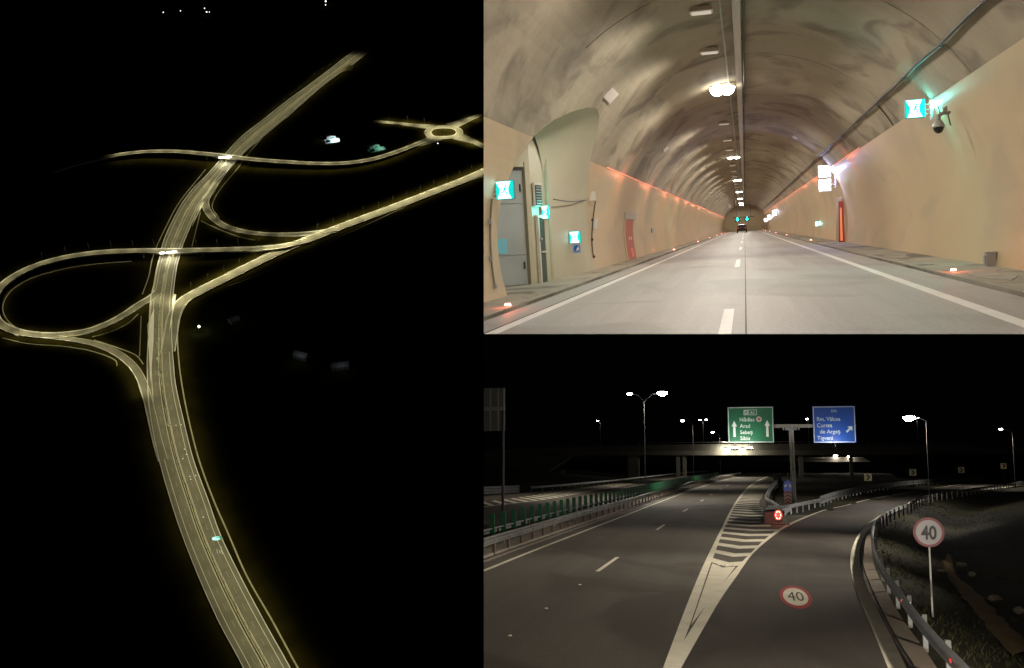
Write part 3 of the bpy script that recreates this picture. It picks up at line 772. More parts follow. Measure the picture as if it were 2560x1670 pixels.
mb = MB(); plate(mb, 55.4, 56.8, .12, .6, -1, .07, .02, 1, 3); part('kick_plate', mb, mat('bright_red', (.8, .12, .06), .3), lf)
sb = thing('meter_box', 'small grey box at the foot of the cream wall, lower right of the tunnel', 'box', (6.12, 28.5, .06))
part('body', MB().box((0, 0, .16), (.22, .3, .36)), grey_metal, sb)
part('lid', MB().box((.0, 0, .355), (.25, .33, .03)), grey_metal, sb)
part('side_box', MB().box((-.12, 0, .18), (.07, .2, .2)), grey_metal, sb)

# red marker lights on the kerbs
def marker(x, y, label):
    t = thing('marker_light', label, 'light', (x, y, .08), 0, 'red marker lights along the tunnel kerbs')
    part('base', MB().box((0, 0, .01), (.16, .14, .03), taper=.8), steel, t)
    part('lens', MB().box((0, -.03, .045), (.13, .08, .045), taper=.8), led_red, t)
    lamp('POINT', t, (0, -.1, .16), 14.0, (1.0, .16, .08), .05)
LY = [21.1, 73.5, 112, 150, 188, 226, 264]; RY = [26.45, 81.3, 128, 172, 214, 256, 290]
ordl = ['nearest', 'second', 'third', 'fourth', 'fifth', 'sixth', 'farthest']
for i in range(7):
    marker(-4.95, LY[i], ordl[i] + ' red marker light along the niche side kerb')
    marker(4.85, RY[i], ordl[i] + ' red marker light along the kerb opposite the niche')

# red strips and unseen lights added for the glow atop the painted walls
strip_mat = mat('red_glow_strip', (.7, .22, .14), .5, emit=(1.0, .30, .19), estr=1.1)
for side, z, y0, lb in ((-1, 4.19, 42, 'thin added red glow strip along the top of the wall beyond the niche'), (1, 4.72, 50, 'thin added red glow strip along the top of the taller wall')):
    cv = thing('added_glow_strip', lb, 'added glow strip', (0, 0, 0))
    part('glow_line', MB().tube([(cylx(z, side, RT - .045), yy, z) for yy in np.linspace(y0, 300, 30)], .016, 6), strip_mat, cv)
    for yy in np.arange(y0 + 6, 300, 14.0):
        lamp('POINT', cv, (cylx(z - .35, side, RT - .55), float(yy), z - .35), 17.0, (1.0, .20, .11), .05)  # unseen red fill lights hung off the wall to widen the glow
# far lane signals, gantry and car
gn = thing('signal_gantry', 'far gantry with two green lane signals under the tunnel crown', 'gantry', (0, 215, 0))
part('beam', MB().box((-.2, 0, 3.3), (4.2, .15, .15)), black_metal, gn)
part('hanger', MB().box((-1.6, 0, 5.1), (.08, .08, 3.6)), black_metal, gn)
part('hanger', MB().box((1.2, 0, 5.1), (.08, .08, 3.6)), black_metal, gn)
for x in (-1.4, .5):
    sg = part('signal', MB().box((x, -.15, 2.9), (.95, .2, .95)), black_metal, gn)
    part('green_arrow', MB().prism([(x - .12, 3.3), (x + .12, 3.3), (x + .12, 2.9), (x + .34, 2.9), (x, 2.5), (x - .34, 2.9), (x - .12, 2.9)], 'y', -.28, -.26), mat('signal_green', (0, .6, .45), .4, emit=(.02, .95, .66), estr=4.0), sg)

def car(name, label, loc, rz, body, group=None, lights=True, s=1.0):
    """five-door car, nose towards +y"""
    t = thing(name, label, 'car', loc, rz, group)
    side = [(-2.1, .35), (-2.15, .75), (-2.02, 1.0), (-1.75, 1.42), (-.6, 1.5), (.35, 1.42), (1.0, 1.0), (1.95, .86), (2.1, .6), (2.08, .35)]
    mb = MB(); rows = []
    for x, k in ((-.86, .86), (-.8, 1.0), (.8, 1.0), (.86, .86)):
        rows.append([(x * (1 if z < 1.02 else .84) * s, y * s, (z if abs(x) < .82 or z < .9 else z * .97) * s) for y, z in side])
    n = len(side); vs = [p for r in rows for p in r]
    fs = [(i * n + j, i * n + (j + 1) % n, (i + 1) * n + (j + 1) % n, (i + 1) * n + j) for i in range(3) for j in range(n)]
    fs += [tuple(range(n)), tuple(range(3 * n, 4 * n))[::-1]]
    part('body', mb.add(vs, fs), body, t)
    g = mat('car_glass', (.01, .012, .015), .08)
    part('rear_window', MB().box((0, -1.9 * s, 1.2 * s), (1.2 * s, .06, .3 * s)), g, t)
    part('windscreen', MB().box((0, .72 * s, 1.24 * s), (1.25 * s, .1, .3 * s), 0, .6), g, t)
    wt = mat('tyre_rubber', (.015, .015, .015), .8)
    for sx in (-1, 1):
        for yy in (-1.32, 1.32):
            w = part('wheel', MB().tube([(sx * .68 * s, yy * s, .32 * s), (sx * .88 * s, yy * s, .32 * s)], .32 * s, 14), wt, t)
            part('rim', MB().tube([(sx * .885 * s, yy * s, .32 * s), (sx * .895 * s, yy * s, .32 * s)], .19 * s, 10), steel, w)
        part('tail_light', MB().box((sx * .66 * s, -2.13 * s, .86 * s), (.26 * s, .05, .14 * s)), mat('tail_lens', (.4, .02, .02), .3, emit=(1, .05, .03), estr=.6), t)
        part('headlight', MB().box((sx * .6 * s, 2.05 * s, .72 * s), (.32 * s, .1, .14 * s)), mat('head_lens', (.8, .8, .75), .2, emit=(1, .95, .85), estr=6.0), t)
    return t
car('car', 'dark car seen from behind at the far end of the tunnel', (-.65, 238, 0), 0, mat('dark_car_paint', (.02, .015, .015), .35), s=1.25)
# flat bulkhead closing the far end of the tube
bk = MB()
n = 24
bk.add([(CX + 6.3 * math.cos(math.pi * i / n), T_END - 3, max(0, CZ + 6.3 * math.sin(math.pi * i / n))) for i in range(n + 1)] + [(CX - 6.2, T_END - 3, 0), (CX + 6.2, T_END - 3, 0)], [tuple(range(n + 1)) + (n + 1, n + 2)])
struct('tunnel_bulkhead', bk, cream, 'flat bulkhead closing the far end of the tunnel')

# ================================================================ PLACE TWO: MOTORWAY JUNCTION AT STREET LEVEL
SITE = 'H'
H = DATA['H']
asphalt = mat('worn_asphalt', (0.080, 0.069, 0.057), 0.78, col2=(0.110, 0.097, 0.082), scale=0.3, bump=0.18, detail=10, stretch=(1.6, .05, 1), spec=.3, local=True, blot=(.068, .058, .047), bscale=.25, grain=.22)
line_w = mat('road_paint', (0.74, 0.69, 0.56), 0.65, col2=(0.62, 0.57, 0.45), scale=1.1, spec=.3)
soil = mat('dark_grass_soil', (0.013, 0.014, 0.009), 0.95, col2=(0.033, 0.030, 0.018), scale=0.5, bump=0.8, detail=9, spec=.1)
dirt = mat('bare_dirt', (0.18, 0.125, 0.06), 0.95, col2=(0.12, 0.083, 0.042), scale=1.3, bump=0.6, spec=.1)
gutter_m = mat('gutter_concrete', (0.15, 0.115, 0.085), 0.85, col2=(0.115, 0.09, 0.066), scale=0.8, bump=0.3)
concrete_h = mat('bridge_concrete', (0.095, 0.088, 0.073), 0.85, col2=(0.14, 0.13, 0.11), scale=0.25, bump=0.2)
rail_m = mat('guardrail_zinc', (0.50, 0.51, 0.53), 0.36, 0.75, col2=(0.40, 0.41, 0.42), scale=1.6)
rail_dark = mat('weathered_guardrail', (0.13, 0.13, 0.13), 0.42, 0.7, col2=(0.20, 0.20, 0.19), scale=1.6)
post_brown = mat('rusty_post', (0.10, 0.065, 0.04), 0.7, 0.3)
pole_m = mat('lamp_pole_zinc', (0.030, 0.030, 0.032), 0.6, 0.1)
screen_green = mat('green_antiglare_plastic', (0.010, 0.095, 0.036), 0.4, col2=(0.008, 0.065, 0.026), scale=.8)
led_white = mat('street_lens', (1, 1, 1), .3, emit=(1.0, .97, .93), estr=60.0)
led_big = mat('street_lens_bright', (1, 1, 1), .3, emit=(1.0, .97, .95), estr=160.0)
LAMPC = (1.0, .90, .74)

# --- ground: falls away right of the slip road, level elsewhere
edge_r = smooth_path(H['rail_slip'], 1.5)
nx, ny = 80, 90
gx = np.r_[np.linspace(-160, -20, 16), np.linspace(-18, 30, 46), np.linspace(33, 160, 18)]
gyv = 12 * (680 / 12.0) ** (np.linspace(0, 1, ny))
vs, fs = [], []
for yy in gyv:
    xr = xat(edge_r[:, :2], min(yy, 210))
    if yy > 210: xr = 50 + (yy - 210) * 1.2
    for x in gx:
        d = x - xr - .5
        z = -0.06
        if d > 0:
            z -= min(d * .3, .95) * (1 if yy < 140 else .4)
            z += .05 * math.sin(x * 1.1 + yy * .35) * min(d, 1)
            if d > 4: z += min((d - 4) * .22, 3.0)
        if yy > 90 and 4 < x < xr - 6: z += .12 * math.sin(x + yy * .2)
        if x < -38: z += min((-38 - x) * .08, 5)
        vs.append((x, yy, z))
m = len(gx)
fs = [(i * m + j, i * m + j + 1, (i + 1) * m + j + 1, (i + 1) * m + j) for i in range(ny - 1) for j in range(m - 1)]
struct('ground', MB().add(vs, fs), soil, 'dark grassy verge and bank around the motorway junction', smooth=True)

# --- carriageways
el = smooth_path(H['edge_left'], 4.0); gl = smooth_path(H['gore_l_out'], 2.0); gr = smooth_path(H['gore_r_out'], 2.0); sr = smooth_path(H['slip_right'], 2.0)
ys = np.r_[np.linspace(16, 120, 90), np.linspace(123, 420, 60)]
L_ = [(xat(el, yy) - 1.3, yy) for yy in ys]
def right_edge(yy):
    a = xat(sr, min(yy, 205)) + .55 if yy < 62 else None
    return a
# main carriageway sheet (up to the gore), then the slip road sheet
gl_far = lambda yy: xat(gl, yy) + .6 + (2.6 if yy > 60 else 2.6 * max(0, (yy - 26) / 34)) * (1 if yy < 190 else .3)
R_ = [(max(gl_far(yy), -1.75), yy) for yy in ys]
road = struct('road', MB().strip(L_, R_, .0, .3), asphalt, 'two lane motorway carriageway beside the striped gore')
ys2 = np.linspace(16, 210, 150)
srp = smooth_path(H['slip_right'], 1.5); grp = smooth_path(H['gore_r_out'], 1.5)
# slip road: resample both edges to the same count along their length
inner = [(min(xat(gr, yy) - .3, xat(gr, yy) - .3), yy) for yy in np.linspace(16, 106, 80)]
A_ = resample(np.array([(-1.75, 16.0, 0), (-1.75, 24, 0)] + [tuple(p) for p in grp if p[1] > 26]) , n=150)
B_ = resample(np.array([(3.2, 16.0, 0)] + [tuple(p) for p in offset(srp, .55)]), n=150)
keep = A_[:, 1] < 230
A_ = resample(A_[keep], n=150)
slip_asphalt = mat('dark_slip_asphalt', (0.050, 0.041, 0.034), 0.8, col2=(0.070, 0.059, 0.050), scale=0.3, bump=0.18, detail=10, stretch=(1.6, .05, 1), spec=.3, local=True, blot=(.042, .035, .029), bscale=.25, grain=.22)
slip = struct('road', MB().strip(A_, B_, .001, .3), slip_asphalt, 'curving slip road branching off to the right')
part('gore_surface', MB().strip([(max(gl_far(yy) - .02, -1.76), yy) for yy in np.linspace(24, 88, 60)], [(xat(gr, yy), yy) for yy in np.linspace(24, 88, 60)], .0005), asphalt, road)
o_far = smooth_path(H['opp_far'], 6.0); o_edge = smooth_path(H['opp_edge'], 6.0)
ys3 = np.linspace(70, 420, 80)
orl = [(xat(o_far, yy) - .3, yy) for yy in ys3]; orr = [(xat(el, yy) - 4.0, yy) for yy in ys3]
opp = struct('road', MB().strip(orl, orr, .0, .3), asphalt, 'opposite motorway carriageway beyond the green median screen')
med = MB().strip([(xat(el, yy) - 3.9, yy) for yy in ys], [(xat(el, yy) - 1.35, yy) for yy in ys], .10, .4)
struct('median', med, mat('median_gravel', (0.16, 0.13, 0.105), .9, col2=(0.11, 0.09, 0.07), scale=1.5, bump=.5), 'raised gravel strip under the median barrier')
gut = struct('kerb', MB().strip(resample(smooth_path(H['gutter_l'], 1), n=40), resample(smooth_path(H['gutter_r'], 1), n=40), .035, .3), gutter_m, 'brown concrete gutter between the slip road line and the guardrail')
struct('kerb', MB().sweep([(xat(el, yy) - .95, yy, 0) for yy in np.linspace(34, 200, 80)], [(-.12, -.05), (-.12, .09), (.10, .09), (.14, -.05)]), mat('dark_kerb', (.06, .048, .038), .85), 'low dark kerb at the foot of the median guardrail')

# --- painted markings
def band(path, w, z=.005, c=0.0):
    return MB().strip(offset(path, -w / 2 + c), offset(path, w / 2 + c), z)
part('edge_line', band(el, .2), line_w, road)
go = resample(smooth_path(H['gore_l_out'], 1.0), n=140); gi = resample(smooth_path(H['gore_l_in'], 1.0), n=140)
yl = np.r_[np.linspace(25.77, 110, 90), np.linspace(114, 320, 40)]
part('gore_line', MB().strip([(xat(go, yy), yy) for yy in yl], [(max(xat(gi, yy), xat(go, yy) + .16), yy) for yy in yl], .005), line_w, road)
ro = smooth_path(H['gore_r_out'], 1.0); ri = smooth_path(H['gore_r_in'], 1.0)
yr = np.linspace(25.77, 98, 90)
part('gore_line', MB().strip([(xat(ri, yy), yy) for yy in yr], [(xat(ro, yy), yy) for yy in yr], .005), line_w, road)
part('gore_line', MB().strip([(xat(go, yy), yy) for yy in np.linspace(20.6, 25.77, 10)], [(xat(ro, yy), yy) for yy in np.linspace(20.6, 25.77, 10)], .005), line_w, road)
part('slip_line', band(np.array([p for p in ro if p[1] > 97]), .22, .006), line_w, slip)
part('gore_tip', MB().add([(x, yy, .005) for x, yy in H['tip']], [(0, 3, 2, 1)]), line_w, road)
part('slip_edge_line', band(smooth_path(H['slip_right'], 1.0), .38, .006), line_w, slip)
for (x0, y0), (x1, y1) in H['dashes']:
    part('lane_dash', MB().strip([(x0 - .09, y0), (x1 - .09, y1)], [(x0 + .09, y0), (x1 + .09, y1)], .005), line_w, road)
isl = smooth_path(H['rail_island_l'], 2.0)
def gore_right(yy):
    if yy < 70: return xat(ri, yy) + .05
    if yy < 76: return 1.0 + (1.0 - 1.0)
    if yy < 90: return .8
    return xat(isl, yy) - .7
kk = 0; y0 = 46.06
while y0 < 236:
    w = 1.85 if y0 < 120 else 2.0
    l0 = xat(gi, y0) - .02; l1 = xat(gi, y0 + w) - .02
    r0 = min(gore_right(y0 - 1.2), 3.2 if y0 > 70 else 9); r1 = min(gore_right(y0 - 1.2 + w), 3.2 if y0 > 70 else 9)
    mx0 = l0 + (r0 - l0) * .55; mx1 = l1 + (r1 - l1) * .55
    part('chevron_stripe', MB().add([(l0, y0, .004), (mx0, y0 - 1.9, .004), (r0, y0 - 1.3, .004), (r1, y0 - 1.3 + w, .004), (mx1, y0 - 1.9 + w, .004), (l1, y0 + w, .004)],
                                    [(0, 1, 4, 5), (1, 2, 3, 4)]), line_w, road)
    y0 += 4.55; kk += 1
# studs where the chevrons start
for i, x in enumerate((-1.55, -1.25, -.95)):
    part('road_stud', MB().sphere((x, 44.9 - .15 * (i == 1), 0.0), (.075, .12, .035), 10, 4, 1), line_w, road)
for x, yy in H['studs']:
    part('road_stud', MB().sphere((x, yy, 0.0), (.06, .1, .02), 8, 3, 1), line_w, road)
# painted speed roundel with digits
def flat_disc(cx, cy, rx, ry, z, inner=0.0, n=40):
    mb = MB(); O = [(cx + rx * math.cos(2 * math.pi * i / n), cy + ry * math.sin(2 * math.pi * i / n), z) for i in range(n)]
    if not inner: return mb.add(O, [tuple(range(n))])
    I = [(cx + rx * inner * math.cos(2 * math.pi * i / n), cy + ry * inner * math.sin(2 * math.pi * i / n), z) for i in range(n)]
    return mb.add(O + I, [(i, (i + 1) % n, n + (i + 1) % n, n + i) for i in range(n)])
rc = (1.19, 35.0)
rd = part('painted_roundel', flat_disc(rc[0], rc[1], .50, 2.9, .006, .77), mat('red_road_paint', (.36, .022, .018), .7, col2=(.27, .02, .016), scale=1.5), slip)
part('roundel_field', flat_disc(rc[0], rc[1], .385, 2.23, .0062), line_w, rd)
me = text_mesh('40', 1.0, mat('black_road_paint', (.03, .03, .02), .8), 'CENTER', depth=0.0)
me.transform(Matrix.Rotation(math.radians(-90), 4, 'X'))
b_ = [v.co.copy() for v in me.vertices]; hx = (min(v.x for v in b_) + max(v.x for v in b_)) / 2; hy = (min(v.y for v in b_) + max(v.y for v in b_)) / 2
wx = max(v.x for v in b_) - min(v.x for v in b_); wy = max(v.y for v in b_) - min(v.y for v in b_)
me.transform(Matrix.Translation((rc[0], rc[1], .0085)) @ Matrix.Diagonal((.50 / wx, 2.3 / wy, 0.001, 1)) @ Matrix.Translation((-hx, -hy, 0)))
part('roundel_digits', None, None, rd, mesh=me)
# hatched margin of the opposite carriageway
part('edge_line', band(o_edge, .3, .006), line_w, opp)
yy = 88
while yy < 210:
    x0 = xat(o_edge, yy); x1 = xat(o_edge, yy + 9) - 4.4
    part('hatch_stripe', MB().add([(x0, yy, .005), (x0, yy + 1.7, .005), (x1, yy + 10.7, .005), (x1, yy + 9, .005)], [(0, 1, 2, 3)]), line_w, opp)
    yy += 3.7

# --- guardrails
def wbeam(h=.31, top=.78):
    z = top - h; d = .08
    o = [(0, 0), (d, .05), (d, .10), (.02, .135), (.02, .175), (d, .21), (d, .26), (0, h)]
    return [(u, z + v) for u, v in o] + [(u - .012, z + v) for u, v in o[::-1]]
def guardrail(path, label, m, post_m, spacing, face=1, top=.78, beams=1, group='guardrails of the junction', post_off=-.12, box_top=False):
    t = thing('guardrail', label, 'guardrail', (0, 0, 0), 0, group)
    P = path if face > 0 else path[::-1]
    for b in range(beams):
        part('beam', MB().sweep(P, wbeam(top=top - .36 * b)), m, t)
    if box_top:
        part('top_rail', MB().sweep(P, [(-.06, top + .02), (.05, top + .02), (.05, top + .10), (-.06, top + .10)]), m, t)
    pm = MB().box((0, 0, (top + .0) / 2 - .2), (.11, .13, top + .38)).mesh('post', post_m)
    D_ = np.r_[0, np.cumsum(np.linalg.norm(np.diff(P[:, :2], axis=0), axis=1))]
    Q = offset(P, post_off)
    s = .6
    while s < D_[-1]:
        x = np.interp(s, D_, Q[:, 0]); yv = np.interp(s, D_, Q[:, 1])
        part('post', None, None, t, mesh=pm, loc=(float(x), float(yv), 0))
        s += spacing
    return t
sp_ = smooth_path(H['rail_slip'], .8)
g_slip = guardrail(sp_, 'bright curved guardrail along the outer edge of the slip road', rail_m, mat('slip_post_grey', (.13, .13, .125), .6, .2), 3.6, face=-1)
for (i0, c) in ((.09, 0), (.2, 1)):
    pass
rf = MB().box((0, 0, 0), (.03, .12, .08)).mesh('reflector', mat('red_reflector', (.6, .03, .03), .3))
D_ = np.r_[0, np.cumsum(np.linalg.norm(np.diff(sp_[:, :2], axis=0), axis=1))]
for yv in (20.9, 29.5):
    part('reflector', None, None, g_slip, mesh=rf, loc=(xat(sp_, yv) - .1, yv, .66))
guardrail(smooth_path(H['rail_island_r'], 1.5), 'double beam guardrail along the inner side of the slip road', rail_m, rail_m, 4.0, face=1, top=.9, beams=2, box_top=True)
nose = np.array([(1.95, 84, 0), (2.6, 88, 0), (4.0, 95, 0), (5.6, 102, 0), (6.4, 105.5, 0)])
guardrail(smooth_path(nose, 1.0), 'low guardrail leading from the crash cushion to the slip road', rail_m, rail_m, 3.0, face=1)
guardrail(isl, 'pale guardrail bending round the left side of the grass island', rail_m, rail_m, 3.4, face=-1)
mr = smooth_path(H['median_rail'], 2.0)
guardrail(mr, 'dark median guardrail with brown posts beside the motorway lanes', rail_dark, post_brown, 2.9, face=1, top=.8, beams=1, box_top=True, post_off=.0)
mr2 = offset(mr, -1.9)
guardrail(mr2, 'far guardrail of the median behind the green screen', rail_dark, post_brown, 4.0, face=-1, top=.8)
fr = smooth_path(H['far_rail'], 4.0)
guardrail(np.array([p for p in fr if p[1] > 144]), 'long pale guardrail along the far edge of the opposite carriageway', rail_m, rail_dark, 5.0, face=1, top=.8)
nb_ = np.array([p for p in fr if p[1] <= 144.5])
guardrail(nb_, 'tall three beam guardrail end at the hatched margin', rail_m, rail_dark, 4.0, face=1, top=1.05, beams=3)

# --- green anti-glare blades on the median
asc = thing('antiglare_screen', 'row of upright green plastic blades along the motorway median', 'screen', (0, 0, 0))
bl = MB().prism([(-.13, .0), (.13, .0), (.13, 1.1), (.09, 1.18), (-.09, 1.18), (-.13, 1.1)], 'y', -.03, .03).mesh('blade', screen_green)
yv = 48.35; md = offset(mr, -.95)
while yv < 262:
    part('blade', None, None, asc, mesh=bl, loc=(xat(md, yv), yv, .55))
    yv += 2.42
part('carrier_rail', MB().sweep(np.array([p for p in md if 44 < p[1] < 262]), [(-.03, .46), (.03, .46), (.03, .56), (-.03, .56)]), steel, asc)
part('carrier_rail', MB().sweep(np.array([p for p in md if 44 < p[1] < 262]), [(-.02, .95), (.02, .95), (.02, .99), (-.02, .99)]), steel, asc)
pm = MB().box((0, 0, .28), (.08, .08, .6)).mesh('post', steel)
yv = 46
while yv < 262:
    part('post', None, None, asc, mesh=pm, loc=(xat(md, yv), yv, 0)); yv += 7.26

# --- street lamps
def street_lamp(loc, height, arms, label, power=STREET_W, big=(), group='street lamps of the junction', z0=0.0, rad=.07, spot=150, aim=(0, 0, -1), keep=False, blend=.5):
    t = thing('street_lamp', label, 'street lamp', (loc[0], loc[1], z0), 0, group)
    if keep: KEEP.add(t.name)
    part('pole', MB().tube([(0, 0, -.1), (0, 0, height * .5), (0, 0, height)], rad, 10, rad * .5), pole_m, t, smooth=True)
    part('base_plate', MB().box((0, 0, .04), (.4, .4, .08)), pole_m, t)
    for i, (ax, ay, az) in enumerate(arms):
        part('arm', MB().tube([(0, 0, height - .05), (ax * .45, ay * .45, height + az * .75), (ax * .92, ay * .92, height + az)], .045, 8), pole_m, t, smooth=True)
        d = math.atan2(ay, ax)
        c = (ax, ay, height + az)
        hd = part('head', MB().box((c[0], c[1], c[2] + .07), (.78, .34, .13), d, 0, .8), pole_m, t)
        bg = i in big
        part('lens', MB().sphere((c[0], c[1], c[2] + .0), (.6 if bg else .34, .6 if bg else .34, .45 if bg else .2), 14, 6, -1), led_big if bg else led_white, hd, smooth=True)
        if power:
            lamp('SPOT', t, (c[0], c[1], c[2] - .38), power * (1.6 if bg else 1.0), LAMPC, .25, spot, blend, aim)
    return t
street_lamp((-12.75, 125), 11.7, [(-1.75, 0, .9), (2.2, 0, 1.0)], 'tall twin street lamp on the median with the brightest star of light', big=(1,))
street_lamp((-10.6, 190), 11.1, [(-1.85, 0, .75)], 'second street lamp along the median, left of the green sign')
street_lamp((-8.0, 260), 10.8, [(-1.7, 0, .9)], 'third and smallest street lamp along the median beside the green sign')
street_lamp((17.6, 114), 8.6, [(-1.65, 0, .4)], 'street lamp on a slender pole beside the slip road bend', big=(0,), spot=172)
street_lamp((44.4, 196), 9.5, [(-1.85, 0, .6)], 'street lamp at the right edge above the slip road guardrail')
street_lamp((18.9, 62), 10.5, [(-1.8, 0, .6)], 'added unseen lamp beside the slip road just outside the right edge', power=STREET_W * 4.2, spot=76, aim=(-27.0, -7, -10), keep=True, blend=1.0)  # added lamp out of view, aimed across to fill the main lanes
street_lamp((18, 51), 10.3, [(-1.7, 0, .6)], 'added unseen lamp on the bank between two others, outside the right edge', power=STREET_W * 4.4, spot=60, aim=(-24, -12, -8.5), keep=True, blend=1.0)  # added out of view to light the nearer lanes
street_lamp((28.5, 92), 10.5, [(-1.7, 0, .6)], 'added unseen lamp on the bank farthest along, outside the right edge', power=STREET_W * 4.6, spot=72, aim=(-31, -8, -11), keep=True, blend=1.0)  # added out of view for the dim stretch along the gore
street_lamp((9.6, 5), 8.4, [(-1.7, 0, .6)], 'added unseen lamp beside the slip road behind the viewpoint', power=STREET_W * 1.0, spot=50, aim=(-5.5, 18, -9), keep=True, blend=1.0)  # unseen, added to brighten the near slip road and its edge line
street_lamp((9.2, 14), 5.1, [(-1.2, 0, .4)], 'added low lamp beside the slip road nearest the viewpoint, outside the view', power=STREET_W * 1.9, spot=84, aim=(-34, 40, -4), keep=True, blend=1.0)  # unseen low lamp, added to light the near left lanes
for x, arms, lb in ((-45.2, [(-.8, 0, .2)], 'lone street lamp on the overpass at the left'), (-14.3, [(-.9, 0, .2), (.9, 0, .2)], 'twin street lamp on the overpass left of the green sign'),
                    (15.8, [(-.3, 0, .2)], 'street lamp on the overpass between the green and blue signs'), (45.6, [(.4, 0, .2)], 'small street lamp on the overpass beside the slip road pole')):
    street_lamp((x, 311), 7.6, arms, lb, power=STREET_W * .16, z0=9.05, rad=.09)

# --- overpass and the bridge beyond
ob = thing('overpass', 'concrete road bridge crossing the motorway behind the overhead signs', 'bridge', (0, 300, 0))
xs = np.linspace(-80, 75, 40)
def deckz(x): return 9.0 - (x / 78.0) ** 2 * 1.6
dk = MB(); P = [(x, deckz(x)) for x in xs]
dk.prism([(x, z - 1.3) for x, z in P] + [(x, z) for x, z in P[::-1]], 'y', 1, 15)
part('deck', dk, concrete_h, ob)
gd = MB(); Q = [(x, z) for x, z in P if -60 < x < 50]
gd.prism([(x, 6.25) for x, z in Q] + [(x, z - 1.32) for x, z in Q[::-1]], 'y', 2.2, 3.0)
part('girder', gd, concrete_h, ob)
gd2 = MB(); gd2.prism([(x, 6.25) for x, z in Q] + [(x, z - 1.32) for x, z in Q[::-1]], 'y', 12.5, 13.3)
part('girder', gd2, concrete_h, ob)
pp = MB(); pp.prism([(x, z + .02) for x, z in P] + [(x, z + .45) for x, z in P[::-1]], 'y', .8, 1.1)
part('parapet', pp, concrete_h, ob)
rl_ = part('handrail', MB().tube([(x, .95, deckz(x) + 1.0) for x in xs], .06, 6), steel, ob)
for x in xs: part('baluster', MB().box((x, .95, deckz(x) + .7), (.06, .06, .58)), steel, rl_)
for x, w in ((-34.4, 3.2), (-21.4, 1.1), (-19.6, 1.0), (13.1, 1.3), (26.7, .9)):
    pr_ = part('pier', MB().box((x, 4, 3.05), (w, 1.6, 6.38)), concrete_h, ob)
    part('cap', MB().box((x, 4, 6.1), (w + .8, 2.0, .32)), concrete_h, pr_)
part('abutment', MB().prism([(-95, 0), (-62, 0), (-52, 6.2), (-95, 7)], 'y', 1.2, 14), concrete_h, ob)
part('abutment', MB().prism([(85, 0), (40, 0), (30, 6.2), (85, 6.6)], 'y', 1.2, 14), soil, ob)
for i, x in enumerate((-7.6, -3.0)):
    fl_ = thing('floodlight', ['left of two floodlights glaring on the overpass girder', 'right of two floodlights glaring on the overpass girder'][i], 'floodlight', (x, 299.6, 8.25), 0, 'floodlights on the overpass girder')
    part('housing', MB().box((0, 0, 0), (1.3, .7, .5), 0, .4), black_metal, fl_)
    part('lens', MB().sphere((0, -.1, -.2), (.75, .5, .35), 12, 5, -1), led_white, fl_)
    part('bracket', MB().box((0, .9, .1), (.14, 1.4, .14)), black_metal, fl_)
    lamp('POINT', fl_, (0, .3, -.75), 2600, (1.0, .93, .70), .3)
fb = thing('overpass', 'distant second bridge seen under the overpass with small lamps', 'bridge', (0, 430, 0))
part('deck', MB().box((0, 3, 5.0), (120, 9, 1.3)), concrete_h, fb)
part('parapet', MB().box((0, -1.6, 5.9), (120, .25, .6)), concrete_h, fb)
for x in (-38, -8, 21, 47):
    part('pier', MB().box((x, 3, 2.2), (2.0, 2, 4.5)), concrete_h, fb)
for i, (x, z) in enumerate(((31.8, 6.6), (37.0, 6.6), (27.0, 8.0), (30.8, 7.9), (36.6, 8.3), (48.5, 7.3))):
    s_ = .55 if i < 2 else .32
    q = thing('bridge_lamp', ['left of the two brightest lamps', 'right of the two brightest lamps', 'leftmost small lamp', 'second small lamp', 'highest small lamp', 'rightmost lone lamp'][i] + ' on the distant bridge', 'lamp', (x, 428.4, 6.2), 0, 'lamps on the distant bridge')
    part('lens', MB().sphere((0, 0, z - 6.2), (s_ * 1.4, s_ * .6, s_ * .8), 10, 6), led_white, q)
    part('stem', MB().tube([(0, 0, -.05), (0, 0, z - 6.2)], .06, 6), pole_m, q)
    lamp('POINT', q, (0, -.9, z - 6.6), 900 if i < 2 else 200, LAMPC, .2)

# --- overhead sign on its T-shaped post
green_film = mat('green_sign_film', (.0, .115, .045), .35, col2=(.0, .10, .04), scale=.5)
bluefilm = mat('motorway_blue_film', (.01, .075, .38), .35, col2=(.008, .06, .32), scale=.5)
white_film = mat('white_reflective_film', (.62, .64, .60), .45)
pale_film = mat('pale_reflective_film', (.50, .58, .58), .45)
gs = thing('overhead_sign', 'tall T-shaped gantry carrying a green and a blue direction sign over the gore', 'sign gantry', (3.62, 102.6, 0))
part('post', MB().tube([(0, 0, -.1), (0, 0, 7.9)], .24, 14, .22), mat('gantry_zinc', (.40, .38, .33), .55, .3, col2=(.32, .30, .26), scale=1.2), gs, smooth=True)
part('foot', MB().box((0, 0, .12), (.9, .9, .3)), concrete_h, gs)
part('arm', MB().box((.15, 0, 7.74), (11.6, .3, .34)), mat('gantry_zinc', (.4, .38, .33), .55), gs)
for x, w_ in ((0, 1.1), (-.72, .12), (.72, .12)):
    part('bracket', MB().box((x, -.05, 7.46), (w_, .34, .22)), steel, gs)
def put_text(s, x, z, size, par, m=white_film, align='LEFT', sx=1.0, y=-.30, bold=.004):
    part('lettering', None, None, par, mesh=text_mesh(s, size, m, align, sx, .004, bold), loc=(x, y, z))
def arrow_up(x, z, h, w):
    t_ = .22 * w
    return MB().prism([(x - t_, z), (x + t_, z), (x + t_, z + h * .66), (x + w / 2, z + h * .66), (x, z + h), (x - w / 2, z + h * .66), (x - t_, z + h * .66)], 'y', -.305, -.295)
